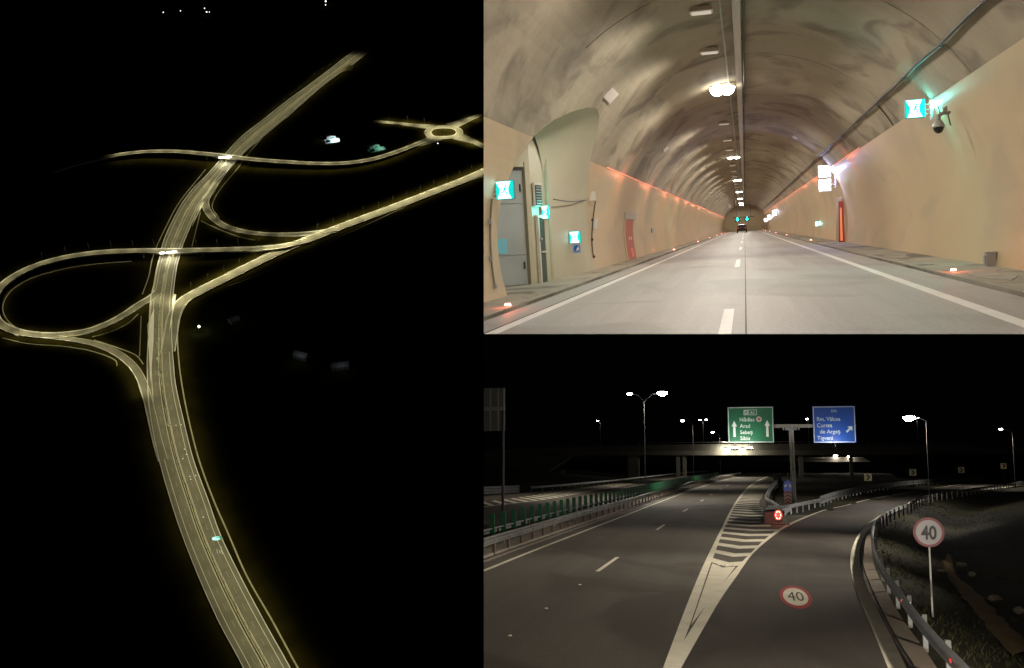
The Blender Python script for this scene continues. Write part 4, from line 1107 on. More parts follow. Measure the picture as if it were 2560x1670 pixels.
def board(x0, x1, z0, z1, film, nm):
    w, h = x1 - x0, z1 - z0
    p = part(nm, MB().box(((x0 + x1) / 2, -.25, (z0 + z1) / 2), (w, .07, h)), film, gs)
    for a, b, c, d in ((x0, x1, z1 - .12, z1 - .05), (x0, x1, z0 + .05, z0 + .12)):
        part('border', MB().box(((a + b) / 2, -.292, (c + d) / 2), (w - .1, .012, d - c)), white_film, p)
    for a in (x0 + .085, x1 - .085):
        part('border', MB().box((a, -.292, (z0 + z1) / 2), (.07, .012, h - .26)), white_film, p)
    for xx in np.linspace(x0 + .6, x1 - .6, 3):
        part('stiffener', MB().box((xx, -.17, (z0 + z1) / 2), (.09, .1, h - .2)), steel, p)
    return p
g_ = board(-5.97, -1.62, 6.13, 9.64, green_film, 'green_panel')
part('arrow', arrow_up(-5.35, 6.72, 1.55, .5), white_film, g_)
part('arrow', arrow_up(-2.24, 6.72, 1.6, .5), white_film, g_)
put_text('Nădlac', -4.85, 8.22, .52, g_, sx=.95)
put_text('Arad', -4.82, 7.6, .52, g_, sx=.95)
put_text('Sebeș', -4.82, 7.0, .52, g_, sx=.95)
put_text('Sibiu', -4.82, 6.42, .52, g_, sx=.95)
put_text('A1', -3.58, 8.93, .38, g_, align='CENTER')
for a, b, c, d in ((-3.92, -3.24, 9.30, 9.34), (-3.92, -3.24, 8.82, 8.86)): part('route_box', MB().box(((a + b) / 2, -.297, (c + d) / 2), (b - a, .012, d - c)), white_film, g_)
for a in (-3.94, -3.22): part('route_box', MB().box((a, -.297, 9.08), (.04, .012, .52)), white_film, g_)
em = MB().box((-4.22, -.297, 9.08), (.42, .012, .5))
eb = part('emblem', em, white_film, g_)
for P_ in ([(-4.38, 8.88), (-4.27, 8.88), (-4.24, 9.27), (-4.28, 9.27)], [(-4.17, 8.88), (-4.06, 8.88), (-4.16, 9.27), (-4.20, 9.27)], [(-4.40, 9.12), (-4.04, 9.12), (-4.04, 9.16), (-4.40, 9.16)]):
    part('emblem_stroke', MB().prism(P_, 'y', -.308, -.3035), green_film, eb)
em = part('town_ring', MB().disc((-3.0, 8.42), .25, .25, -.305, .01, 24), white_film, g_)
part('ring_centre', MB().disc((-3.0, 8.42), .18, .18, -.312, .006, 24), mat('dull_red_film', (.4, .12, .11), .5), em)
b2 = board(2.01, 5.91, 6.1, 9.61, bluefilm, 'blue_panel')
put_text('Rm. Vâlcea', 2.36, 8.2, .53, b2, pale_film, sx=.92)
put_text('Curtea', 2.36, 7.6, .53, b2, pale_film, sx=.95)
put_text('de Argeș', 2.62, 7.0, .53, b2, pale_film, sx=.95)
put_text('Tigveni', 2.36, 6.4, .53, b2, pale_film, sx=.95)
put_text('DN', 3.97, 9.02, .34, b2, pale_film, 'CENTER')
r45 = lambda u, v: (5.35 + (u + v) * .7071, 7.42 + (v - u) * .7071)
part('arrow', MB().prism([r45(-.09, -.42), r45(.09, -.42), r45(.09, .02), r45(.3, .02), r45(0, .36), r45(-.3, .02), r45(-.09, .02)], 'y', -.305, -.295), pale_film, b2)
for i, (x, lb) in enumerate(((-5.35, 'left of two floodlights under the green sign'), (-3.95, 'right of two floodlights under the green sign'), (3.9, 'added floodlight under the blue sign'))):
    q = thing('sign_floodlight', lb, 'floodlight', (3.62 + x, 100.4, 5.55), 0, 'floodlights under the direction signs')
    part('housing', MB().box((0, 0, 0), (.7, .3, .16), 0, -.5), black_metal, q)
    part('bracket', MB().tube([(0, .1, 0), (0, 1.9, .6)], .03, 6), steel, q)
    if i < 2:
        part('lens', MB().sphere((0, -.02, .03), (.36, .2, .16), 12, 5, 1), led_white, q)
    else:
        part('lens', MB().box((0, .06, .09), (.6, .2, .03), 0, -.5), white_film, q)  # lens without emission; this lamp is added to light the blue panel
    lamp('SPOT', q, (0, .05, .28), 170 if i < 2 else 330, (1.0, .98, .92), .1, 150, .5, (0, .8, 1.0))

# --- crash cushion, red beacon and keep-either-side board at the gore nose
cc = thing('crash_cushion', 'grey concrete crash cushion at the nose of the gore', 'crash cushion', (1.25, 75.2, 0))
part('body', MB().prism([(-.62, 0), (.62, 0), (.62, .95), (-.62, .78)], 'y', 0, 6.5), mat('cushion_grey', (.19, .18, .16), .7, col2=(.15, .14, .125), scale=1.0), cc)
part('apron', MB().box((.1, 3, .03), (1.9, 8.5, .08)), concrete_h, cc)
part('side_beam', MB().sweep([(.75, .4, 0), (1.0, 4, 0), (1.5, 9.4, 0)], wbeam(top=.85)), rail_m, cc)
part('cover_plate', MB().add([(-.6, 0.1, .97), (.62, .1, 1.0), (1.6, 9.5, .9), (-.2, 9.5, .9)], [(0, 1, 2, 3)]), mat('plate_grey', (.22, .23, .22), .5), cc)
rb = thing('warning_beacon', 'red roundel beacon with a glowing white ring on the crash cushion', 'beacon', (1.57, 74.9, .62))
part('backplate', MB().disc((0, 0), .29, .36, 0, .05, 24), mat('beacon_red', (.5, .03, .02), .5, emit=(.9, .03, .01), estr=.35), rb)
gm = mat('beacon_glow', (1, .8, .7), .3, emit=(1, .62, .5), estr=2.2)
for i in range(6):
    a0 = math.pi / 2 + (i + .5) * math.pi / 3 - .36; a1 = a0 + .72
    pts6 = [(math.cos(a) * r * .58, math.sin(a) * r * .86) for r, a in ((.36, a0), (.36, (a0 + a1) / 2), (.36, a1), (.25, a1), (.25, (a0 + a1) / 2), (.25, a0))]
    part('glow_segment', MB().prism(pts6, 'y', -.03, 0), gm, rb)
part('centre_lens', MB().prism([(0, .24), (.1, .08), (.1, -.08), (0, -.24), (-.1, -.08), (-.1, .08)], 'y', -.04, 0), mat('red_lens', (.6, .02, .01), .3, emit=(1, .02, .01), estr=.7), rb)
part('stem', MB().box((0, .04, -.42), (.08, .06, .5)), black_metal, rb)
lamp('POINT', rb, (0, -.4, 0), 14, (1, .12, .06), .1)
ks = thing('keep_either_side_sign', 'blue pass either side sign over red chevrons in front of the gantry post', 'sign', (2.98, 98, 0))
tp = [(-.37, 1.62)] + [(.37 * math.cos(math.pi - math.pi * i / 12), 2.28 + .37 * math.sin(math.pi * i / 12)) for i in range(13)] + [(.37, 1.62)]
pl = part('blue_board', MB().prism(tp, 'y', 0, .04), mat('keep_blue_film', (.03, .09, .62), .35), ks)
for s in (-1, 1):
    part('arrow', MB().prism([(s * .07, 2.28), (s * .13, 2.32), (s * .22, 2.18), (s * .30, 2.22), (s * .29, 1.98), (s * .08, 2.08), (s * .15, 2.13)], 'y', -.015, 0), white_film, pl)
wp = part('chevron_board', MB().box((-.02, .02, .98), (.66, .04, 1.24)), mat('grey_film', (.33, .30, .27), .5), ks)
for i in range(4):
    z = .42 + .32 * i
    part('red_chevron', MB().prism([(-.3, z), (-.02, z + .18), (.28, z), (.28, z + .15), (-.02, z + .33), (-.3, z + .15)], 'y', -.02, -.004), mat('chevron_red', (.26, .035, .025), .5), wp)
for x in (.2, -.22): part('post', MB().box((x, .07, .95), (.07, .06, 1.9)), steel, ks)

# --- bend marker boards
for i, (x, yy, z, s) in enumerate(((15.3, 150, 2.22, .98), (23.26, 165, 2.75, 1.0), (32.8, 180, 3.01, .96), (42.46, 195, 3.61, .98))):
    cb = thing('bend_marker', ['nearest pale chevron board on the slip road bend', 'second pale chevron board along the bend', 'third, smaller chevron board along the bend', 'last chevron board at the right edge'][i], 'sign', (x, yy, 0), -.12, 'chevron boards around the bend')
    part('board', MB().box((0, 0, z), (s, .04, s)), mat('pale_yellow_film', (.9, .78, .42), .5), cb)
    k = s / 2
    part('chevron', MB().prism([(-.5 * k, .72 * k + z), (.05 * k, .72 * k + z), (.62 * k, z), (.05 * k, z - .72 * k), (-.5 * k, z - .72 * k), (.08 * k, z)], 'y', -.035, -.02), mat('dark_red_film', (.10, .02, .012), .5), cb)
    part('post', MB().box((0, .06, z / 2 - .1), (.07, .06, z + .3)), post_brown, cb)

# --- speed limit sign, sign backs
s40 = thing('speed_limit_sign', 'round 40 speed limit sign on a thin post beside the bright guardrail', 'sign', (5.05, 33.2, -.25))
dz = 2.46
part('red_rim', MB().disc((0, dz), .44, .44, 0, .03, 36), mat('dim_red_film', (.13, .016, .02), .55), s40)
wf = part('white_field', MB().disc((0, dz), .365, .365, -.012, .012, 36), mat('dim_white_film', (.25, .225, .225), .55), s40)
me = text_mesh('40', .56, mat('black_film', (.006, .006, .006), .6), 'CENTER', .78, .003, .016)
part('digits', None, None, wf, mesh=me, loc=(0, -.018, dz - .2))
part('post', MB().tube([(0, .05, -.3), (0, .05, 2.85)], .028, 8), mat('pale_post', (.42, .40, .36), .6), s40)
part('cap', MB().sphere((0, .05, 2.87), (.04, .04, .03), 8, 4), white_film, s40)
bk_ = thing('traffic_sign', 'back of a large overhead sign with grey stiffening bars at the left edge', 'sign', (-20.6, 80, 0))
part('panel', MB().box((0, 0, 8.5), (2.6, .06, 3.45)), mat('aluminium_back', (.10, .10, .095), .55, .4, col2=(.13, .13, .12), scale=.6), bk_)
for x in (-.9, .1, .75, 1.22):
    part('stiffener', MB().box((x, -.06, 8.5), (.08, .08, 3.4)), mat('stiffener_zinc', (.34, .33, .30), .5, .3), bk_)
part('arm', MB().box((-1.2, -.12, 8.55), (5.0, .16, .28)), mat('arm_grey', (.22, .22, .21), .6), bk_)
part('post', MB().tube([(1.15, -.1, -.1), (1.15, -.1, 8.4)], .12, 10), pole_m, bk_)
rs = thing('traffic_sign', 'small round sign seen from behind on a thin post at the far verge', 'sign', (-32.9, 180, 0))
part('disc', MB().disc((0, 2.5), .42, .42, 0, .03, 20), mat('aluminium_back', (.1, .1, .095), .55), rs)
part('post', MB().tube([(0, .06, -.1), (0, .06, 2.5)], .04, 6), pole_m, rs)
# roadside bits by the island: delineators and a switch cabinet
cbx = thing('switch_cabinet', 'small dark cabinet with a pale lid at the head of the grass island', 'cabinet', (4.6, 215, 0))
part('body', MB().box((0, 0, .75), (1.6, 1.0, 1.6)), mat('cabinet_dark', (.03, .03, .03), .6), cbx)
part('lid', MB().box((0, 0, 1.6), (1.75, 1.15, .12)), concrete_h, cbx)
part('door', MB().box((-.2, -.52, .8), (.9, .04, 1.2)), mat('cabinet_door', (.12, .11, .1), .6), cbx)
dm = thing('delineator', 'pale marker post beside the switch cabinet', 'post', (6.6, 217, 0))
part('post', MB().prism([(-.16, 0), (.16, 0), (.14, 2.1), (-.06, 2.3)], 'y', 0, .1), white_film, dm)
part('band', MB().box((.02, -.01, 1.6), (.3, .03, .3)), mat('orange_film', (.45, .1, .04), .5), dm)

# --- bank: dirt track, stones, grass
dl_ = resample(smooth_path(H['dirt_l'], 1), n=44); dr_ = resample(smooth_path(H['dirt_r'], 1), n=44)
cols = []
for j in range(6):
    t = j / 5
    c = []
    for i in range(44):
        w = t + (random.uniform(-.10, .10) if j in (0, 5) else 0)
        x = dl_[i, 0] * (1 - w) + dr_[i, 0] * w; yy = dl_[i, 1] * (1 - w) + dr_[i, 1] * w
        d = x - xat(edge_r[:, :2], yy) - .5
        z = -.06 - min(max(d, 0) * .3, .95) + (min((d - 4) * .22, 3) if d > 4 else 0)
        c.append((x, yy, z + (.02 if j in (0, 5) else .11 + random.uniform(0, .03))))
    cols.append(c)
dt_ = MB()
for j in range(5): dt_.strip(cols[j], cols[j + 1])
struct('dirt_track', dt_, dirt, 'bare brown dirt track down the dark bank', smooth=True)
for i, (x, yy) in enumerate(H['rocks']):
    mb = MB(); mb.sphere((0, 0, 0), (.2, .3, .12), 9, 6)
    mb.v = [tuple(c * random.uniform(.75, 1.15) for c in v) for v in mb.v]
    solo('stone', mb, mat('pale_stone', (.24, .20, .15), .9, col2=(.16, .135, .10), scale=2), ['pale stone at the head of the dirt track', 'largest pale stone beside the dirt track', 'dark stone on the bank left of the dirt track', 'small stone behind the guardrail bend', 'pale stone at the right edge of the bank', 'flat stone beyond the dirt track'][i], 'stone',
         (x, yy, -.75), i * .8, 'stones on the bank')
rng = np.random.default_rng(3)
gv, gf = [], []
for _ in range(9000):
    yy = 17 * (120 / 17.) ** rng.random(); xr = xat(edge_r[:, :2], yy)
    d = .35 + abs(rng.normal()) * 3.2
    x = xr + d
    if xat(H['dirt_l'], yy) - .1 < x < xat(H['dirt_r'], yy) + .1 and 30 < yy < 63: continue
    z = -.06 - min(max(d - .5, 0) * .3, .95) + (min((d - 4.5) * .22, 3) if d > 4.5 else 0) - .05
    a = rng.random() * 6.28; h = rng.uniform(.05, .22); w = rng.uniform(.015, .035); b = rng.normal(0, .12, 2)
    o = len(gv)
    gv += [(x - w * math.cos(a), yy - w * math.sin(a), z), (x + w * math.cos(a), yy + w * math.sin(a), z), (x + b[0], yy + b[1], z + h)]
    gf.append((o, o + 1, o + 2))
gs_ = struct('grass', MB().add(gv, gf), mat('night_grass', (.028, .036, .014), .9, col2=(.055, .05, .024), scale=.8, spec=.1), 'short rough grass on the dark bank beside the slip road', kind='stuff')
gs_['category'] = 'grass'

# unseen car added below the viewpoint so its headlights light road and signs
bc = car('car', 'unseen dark car added below the viewpoint for its headlights', (.9, 7, 0), 0, mat('dark_car_paint', (.02, .015, .015), .35))
KEEP.add(bc.name)
for sx in (-.6, .6):
    lamp('SPOT', bc, (sx, 2.3, .75), 7000, (1.0, .93, .82), .1, 40, 1.0, (-.02, 1, .035))

# ================================================================ PLACE THREE: THE INTERCHANGE SEEN FROM HIGH ABOVE
SITE = 'A'
A = DATA['A']
a_asph = mat('valley_asphalt', (0.18, 0.165, 0.115), 0.85, col2=(0.24, 0.225, 0.165), scale=0.05, detail=8, stretch=(1, 1, 1))
a_ground = mat('valley_ground', (0.018, 0.015, 0.003), 1.0, col2=(0.040, 0.033, 0.007), scale=0.02, spec=0.0)
a_line = mat('valley_road_paint', (0.88, 0.84, 0.72), 0.7)
a_conc = mat('valley_concrete', (0.66, 0.60, 0.40), 0.85, col2=(0.52, 0.47, 0.32), scale=0.08)
a_dark = mat('valley_verge', (0.02, 0.018, 0.010), 1.0, spec=0.0)
a_rail = mat('valley_guardrail', (0.82, 0.80, 0.70), 0.5, 0.1)
VC = (1.0, .93, .58)

g = MB(); gxx = np.linspace(-1500, 900, 24); gyy = np.r_[np.linspace(330, 2200, 34), 2600, 3200, 4200]
g.add([(x, yy, -.4 + (.0 if yy < 1750 else (yy - 1750) * .0)) for yy in gyy for x in gxx], [(i * 24 + j, i * 24 + j + 1, (i + 1) * 24 + j + 1, (i + 1) * 24 + j) for i in range(len(gyy) - 1) for j in range(23)])
struct('ground', g, a_ground, 'unlit fields around the interchange')

NL = 170
ml = resample(smooth_path(A['mw_l'], 6), n=NL); mrr = resample(smooth_path(A['mw_r'], 6), n=NL)
def frac(t): return ml * (1 - t) + mrr * t
mw = struct('road', MB().strip(frac(0), frac(1), .0, .3), a_asph, 'broad lit motorway sweeping up through the interchange')
for t_, w, m_, nm in ((.005, .42, a_rail, 'guardrail'), (.155, .42, a_line, 'edge_line'), (.43, .35, a_line, 'edge_line'), (.575, .35, a_line, 'edge_line'), (.86, .42, a_line, 'edge_line'), (.995, .42, a_rail, 'guardrail')):
    c_ = frac(t_)
    if nm == 'guardrail':
        part(nm, MB().sweep(c_, [(-w / 2 - .1, .0), (-w / 2 - .1, .8), (w / 2 + .1, .8), (w / 2 + .1, .0)]), m_, mw)
    else:
        part(nm, MB().strip(offset(c_, -w / 2), offset(c_, w / 2), .02), m_, mw)
part('median_strip', MB().strip(frac(.462), frac(.548), .015), a_dark, mw)
part('median_barrier', MB().sweep(frac(.495), [(-.35, 0), (-.3, .9), (.3, .9), (.35, 0)]), a_conc, mw)
part('median_barrier', MB().sweep(frac(.54), [(-.22, 0), (-.2, .7), (.2, .7), (.22, 0)]), a_conc, mw)
dsh = []
for t_ in (.295, .72):
    c_ = frac(t_); D_ = np.r_[0, np.cumsum(np.linalg.norm(np.diff(c_, axis=0), axis=1))]; s = 0
    while s < D_[-1] - 8:
        a = [np.interp(s, D_, c_[:, k]) for k in range(3)]; b = [np.interp(s + 7, D_, c_[:, k]) for k in range(3)]
        dd = np.array(b) - a; n_ = np.array([dd[1], -dd[0]]) / math.hypot(dd[0], dd[1]) * .13
        part('lane_dash', MB().add([(a[0] - n_[0], a[1] - n_[1], .02), (a[0] + n_[0], a[1] + n_[1], .02), (b[0] + n_[0], b[1] + n_[1], .02), (b[0] - n_[0], b[1] - n_[1], .02)], [(0, 1, 2, 3)]), mat('faded_lane_paint', (.42, .40, .33), .8), mw)
        s += 18

def ramp(key, w, label, z=.03, thick=.3, lines=True, closed=False, rail=None):
    P = smooth_path(A[key] + ([A[key][0]] if closed else []), 4)
    r = struct('road', MB().strip(offset(P, -w / 2), offset(P, w / 2), z, thick), a_asph, label)
    if lines:
        for d in (-w / 2 + .55, w / 2 - .55):
            part('edge_line', MB().strip(offset(P, d - .16), offset(P, d + .16), z + .02), a_line, r)
    for d in (rail or ()):
        part('guardrail', MB().sweep(offset(P, d * (w / 2 + .1)), [(-.18, z), (-.18, z + .8), (.18, z + .8), (.18, z)]), a_rail, r)
    return P
RP = {}
RP['loop'] = ramp('loop', 9, 'loop ramp that bridges the motorway and curls back at the left', .03, 1.4, rail=(1, -1))
RP['exit'] = ramp('exit', 8, 'slip road from the loop merging down into the motorway', .05, rail=(1,))
RP['ramp_ur'] = ramp('ramp_ur', 8, 'curved slip road joining the trunk road below the upper bridge', .05, rail=(-1, 1))
RP['trunk'] = ramp('trunk', 13, 'lit trunk road running up to the right edge', .07, rail=(1, -1))
RP['upper'] = ramp('upper', 9, 'upper local road bridging the motorway towards the roundabout', .03, 1.4, rail=(1, -1))
RP['ring'] = ramp('ring', 10, 'oval roundabout ring road', .09, closed=True)
RP['br1'] = ramp('br1', 8, 'short local road leaving the roundabout to the left', .05)
RP['br2'] = ramp('br2', 9, 'local road leaving the roundabout up to the right edge', .05)
RP['br3'] = ramp('br3', 10, 'local road leaving the roundabout down to the right edge', .05)
# flared mouths of the roundabout
for P in ([(172, 1326), (186, 1338), (142, 1354.5), (138, 1347)], [(198, 1337), (214, 1322), (246, 1351), (241, 1358)], [(214, 1305), (200, 1284), (225, 1262), (233, 1270)], [(172, 1302), (186, 1284), (148, 1268), (138, 1274)]):
    struct('road', MB().add([(x, yy, .07) for x, yy in P], [(0, 1, 2, 3)]), a_asph, ['flared mouth of the roundabout at the upper left', 'flared mouth of the roundabout at the upper right', 'flared mouth of the roundabout at the lower right', 'flared mouth of the roundabout at the lower left'][len([o for o in scene.objects if str(o.get('label', '')).startswith('flared')])])
# white gore wedges where ramps leave the motorway
for P in ([(-127.5, 1157), (-122.5, 1166), (-133, 1124), (-136, 1100)], [(-148.5, 955), (-145.8, 952), (-147.5, 905), (-149, 880)], [(-171, 900), (-166.3, 930), (-163, 870), (-161, 800)]):
    part('gore_wedge', MB().add([(x, yy, .14) for x, yy in (P[0], P[1], P[2], P[3])], [(0, 1, 2, 3)]), a_line, mw)
for t0, t1, i0, i1 in ((.0, .07, 52, 74), (.94, 1.0, 70, 96)):
    part('merge_margin', MB().strip(frac(t0)[i0:i1], frac(t1)[i0:i1], .016), a_conc, mw)
CH = {'chan_r': 'pale concrete ditch following the outer side of the motorway', 'chan_ul': 'thin ditch left of the upper motorway', 'chan_ur': 'thin ditch right of the upper motorway',
      'chan_mr': 'short ditch between motorway and slip road', 'chan_mr2': 'ditch under the curved slip road', 'chan_loop': 'ditch under the loop junction', 'chan_loop2': 'short ditch in the loop triangle beside the motorway',
      'chan_loop3': 'ditch in the loop triangle above the slip road', 'chan_in': 'thin path round the inside of the loop', 'chan_out': 'thin path outside the loop', 'chan_tr': 'thin path below the trunk road'}
for k_, lb in CH.items():
    P = smooth_path(A[k_], 4); w = 1.1 if k_ == 'chan_r' else .9
    struct('ditch', MB().sweep(P, [(-w / 2, -.3), (-w / 2, .12), (w / 2, .12), (w / 2, -.3)]), a_conc, lb)
# bridge piers over the motorway
for key, cxs in (('loop', ((-183, 1), (-152, 1), (-122, 1))), ('upper', ((-125, 1), (-98, 1), (-72, 1)))):
    b = thing('bridge_piers', 'piers carrying the ' + ('loop ramp' if key == 'loop' else 'upper local road') + ' over the motorway', 'bridge', (0, 0, 0))
    for x, _ in cxs:
        P = RP[key]; i = int(np.argmin(abs(P[:, 0] - x) + (P[:, 2] < 6) * 1000))
        part('pier', MB().box((P[i, 0], P[i, 1], P[i, 2] / 2 - .7), (2, 5, P[i, 2] - 1.2)), a_conc, b)
# glaring sign lights on the two bridges
glare = mat('bridge_glare', (1, 1, .9), .3, emit=(1, .97, .82), estr=9.0)
for i, ((x, yy), ds) in enumerate((((-156, 1031), (-7, 0, 5.5)), ((-99.2, 1272), (-5, .5, 5)))):
    q = thing('bridge_sign_lights', ['row of glaring sign lights on the loop ramp bridge', 'row of glaring sign lights on the upper bridge'][i], 'floodlight', (x, yy, 7.6))
    for j, d in enumerate(ds):
        part('lens', MB().sphere((d, -.6, .6 if j != 1 else .3), (3.0, 1.0, 1.1), 12, 6), glare, q)
    part('rail', MB().box((0, 0, -.2), (17, .5, .4)), a_rail, q)
    lamp('POINT', q, (0, -3.0, 1.5), 9000, (1, .95, .75), .5)

# street lamps: twin on the motorway median, single along the ramps
lm_pole = MB().tube([(0, 0, 0), (0, 0, 12)], .12, 6, .07).mesh('pole', pole_m)
lm_mast = MB().tube([(0, 0, 0), (0, 0, 18)], .14, 6, .08).mesh('pole', pole_m)
lm_arm = MB().tube([(-2.2, 0, 18.4), (0, 0, 18.0), (2.2, 0, 18.4)], .06, 5).mesh('arm', pole_m)
lm_arm1 = MB().tube([(0, 0, 11.9), (2.2, 0, 12.3)], .06, 5).mesh('arm', pole_m)
lm_head = MB().box((0, 0, 0), (.8, .35, .14)).mesh('head', pole_m)
def valley_lamp(p, rz, twin, label, group, power, cone):
    t = thing('street_lamp', label, 'street lamp', (p[0], p[1], p[2]), rz, group)
    part('pole', None, None, t, mesh=lm_mast if twin else lm_pole)
    part('arm', None, None, t, mesh=lm_arm if twin else lm_arm1)
    for s in ((-1, 1) if twin else (1,)):
        part('head', None, None, t, mesh=lm_head, loc=(s * 2.4, 0, 18.45 if twin else 12.35))
    lamp('SPOT', t, (0 if twin else 2.6, 0, 18.0 if twin else 12.1), power, VC, .3, cone, .8, (0, 0, -1))
def ordinal(n):
    w = ['', 'first', 'second', 'third', 'fourth', 'fifth', 'sixth', 'seventh', 'eighth', 'ninth', 'tenth', 'eleventh', 'twelfth']
    return w[n] if n < 13 else '%d%s' % (n, {1: 'st', 2: 'nd', 3: 'rd'}.get(n % 10 if n > 20 else 0, 'th'))
def lamps_along(P, step, side, twin, label, group, power, cone, s0=8, stop=0, s1=0):
    D_ = np.r_[0, np.cumsum(np.linalg.norm(np.diff(P[:, :2], axis=0), axis=1))]; s = s0; n_ = 0
    Q = offset(P, side)
    s = max(s, s1)
    while s < D_[-1] - stop:
        p = [float(np.interp(s, D_, Q[:, k])) for k in range(3)]
        c = [float(np.interp(s, D_, P[:, k])) for k in range(3)]
        rz = math.atan2(c[1] - p[1], c[0] - p[0]) if side else math.atan2(*(np.array([np.interp(s + 1, D_, P[:, 1]) - c[1], np.interp(s + 1, D_, P[:, 0]) - c[0]]))) + math.pi / 2
        n_ += 1
        valley_lamp(p, rz, twin, ordinal(n_) + ' ' + label, group, power, cone)
        s += step
lamps_along(frac(.5), 26, 0, True, 'twin street lamp on the motorway median counted from the near end', 'twin lamps along the motorway median', VALLEY_W * 1.15, 140, stop=130)
lamps_along(smooth_path(A['chan_r'], 6), 20, -3.0, False, 'street lamp on the outer verge of the near motorway counted from the bottom', 'lamps along the outer verge of the motorway', VALLEY_W * .2, 150)
lamps_along(RP['loop'], 23, 5.4, False, 'street lamp along the loop ramp counted from its trunk road end', 'lamps along the loop ramp', VALLEY_W * .62, 132)
lamps_along(RP['exit'], 20, 5.0, False, 'street lamp along the merging slip road counted from the loop', 'lamps along the merging slip road', VALLEY_W * .58, 132, stop=105)
lamps_along(RP['ramp_ur'], 28, 5.0, False, 'street lamp along the curved slip road counted from the motorway', 'lamps along the curved slip road', VALLEY_W * .55, 132, s1=45, stop=60)
lamps_along(RP['trunk'], 21, 7.6, False, 'street lamp along the trunk road counted from the right edge', 'lamps along the trunk road', VALLEY_W * 1.6, 140, stop=75)
lamps_along(RP['upper'], 23, 5.4, False, 'street lamp along the upper local road counted from its left end', 'lamps along the upper local road', VALLEY_W * .75, 132, s1=88)
lamps_along(RP['ring'], 22, 7.2, False, 'street lamp round the roundabout counted clockwise from its left end', 'lamps round the roundabout', VALLEY_W * 1.7, 140)
for k_ in ('br1', 'br2', 'br3'):
    lamps_along(RP[k_], 26, 5.8, False, {'br1': 'street lamp on the road leaving the roundabout leftwards', 'br2': 'street lamp on the road climbing from the roundabout to the right edge', 'br3': 'street lamp on the road dropping from the roundabout to the right edge'}[k_], 'lamps along the roundabout roads', VALLEY_W * 1.4, 132, s0=10, stop=22 if k_ == 'br1' else 0)

# overhead sign beside the motorway, seen from above
ag = thing('overhead_sign', 'teal lit overhead sign on a side post across the near motorway lanes', 'sign gantry', (-92.8, 580.5, 0), -.02)
part('post', MB().tube([(0, 0, 0), (0, 0, 7.2)], .3, 8), pole_m, ag)
part('arm', MB().box((-4.6, 0, 6.9), (9.4, .35, .4)), pole_m, ag)
part('panel', MB().box((-5.0, -.35, 6.4), (7.6, .15, 3.8)), mat('teal_panel', (.03, .30, .22), .4), ag)
for z in (8.2, 4.6): part('border', MB().box((-5.0, -.44, z), (7.4, .03, .14)), a_line, ag)
part('lettering_block', MB().box((-6.9, -.45, 6.6), (2.4, .03, 1.6)), a_line, ag)
part('lettering_block', MB().box((-4.0, -.45, 5.6), (2.6, .03, .4)), a_line, ag)
lamp('SPOT', ag, (-5, -5, 5.4), 2600, (.8, 1, .95), .3, 80, .6, (0, 1, .2))
for x, yy, l_ in ((-97.6, 572.5, 3.2), (-95.6, 571.4, 2.6), (-94.6, 573.4, 4.2), (-93.9, 570.6, 2.8)):
    part('white_dash', MB().add([(x - .35, yy - l_ / 2 , .03), (x + .1, yy - l_ / 2, .03), (x - .5, yy + l_, .03), (x - .9, yy + l_, .03)], [(0, 1, 2, 3)]), a_line, mw)  # short slanted white marks in front of the overhead sign
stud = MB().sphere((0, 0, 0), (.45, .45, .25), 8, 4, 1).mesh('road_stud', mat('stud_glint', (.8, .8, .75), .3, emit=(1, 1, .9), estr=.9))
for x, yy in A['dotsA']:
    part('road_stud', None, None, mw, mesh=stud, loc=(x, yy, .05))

# floodlit yards, houses and far lamps in the dark fields
def yard(label, p, sx, sy, rz, col, power, hall=True, pc=(.6, .62, .62)):
    t = thing('floodlit_yard', label, 'yard', (p[0], p[1], -.4), rz)
    part('slab', MB().box((0, 0, .2), (sx, sy, .5)), mat('yard_slab_%s' % label[:6], pc, .8, col2=tuple(c * .75 for c in pc), scale=.3), t)
    if hall:
        hw = sx * .62
        part('hall', MB().prism([(-hw / 2, 0), (hw / 2, 0), (hw / 2, 3.4), (0, 4.8), (-hw / 2, 3.4)], 'y', sy * .5, sy * .5 + 7), mat('hall_wall', (.35, .36, .36), .7), t)
        part('hall_door', MB().box((hw * .15, sy * .5 - .05, 1.5), (3.4, .1, 2.6)), mat('hall_door', (.1, .12, .13), .5), t)
        part('parked_container', MB().box((-sx * .3, -sy * .1, 1.7), (5.5, 2.4, 2.5)), mat('container', (.05, .12, .11), .5), t)
    part('mast', MB().tube([(sx * .35, 0, 0), (sx * .35, 0, 8)], .12, 6), pole_m, t)
    lamp('SPOT', t, (sx * .3, 0, 8), power, col, .3, 120, .6, (-.4, .1, -1))
    return t
Yd = A['yards']
yard('brilliant white floodlit yard with a small hall in the dark field', Yd[0], 20, 15, .1, (.75, .95, 1.0), 16000)
yard('green lit yard with a low hall beside the upper road', Yd[1], 24, 12, .35, (.45, 1.0, .75), 3800, pc=(.3, .4, .35))
q = thing('yard_lamp', 'lone brilliant lamp in the dark field right of the motorway', 'lamp', (Yd[2][0], Yd[2][1], -.4))
part('mast', MB().tube([(0, 0, 0), (0, 0, 6)], .15, 6), pole_m, q)
part('lens', MB().sphere((0, 0, 6.3), (1.0, 1.0, 1.2), 12, 8), mat('yard_lens', (.9, 1, 1), .3, emit=(.8, 1, 1), estr=9.0), q)
lamp('POINT', q, (0, 0, 8.4), 1400, (.7, .95, 1), .3)
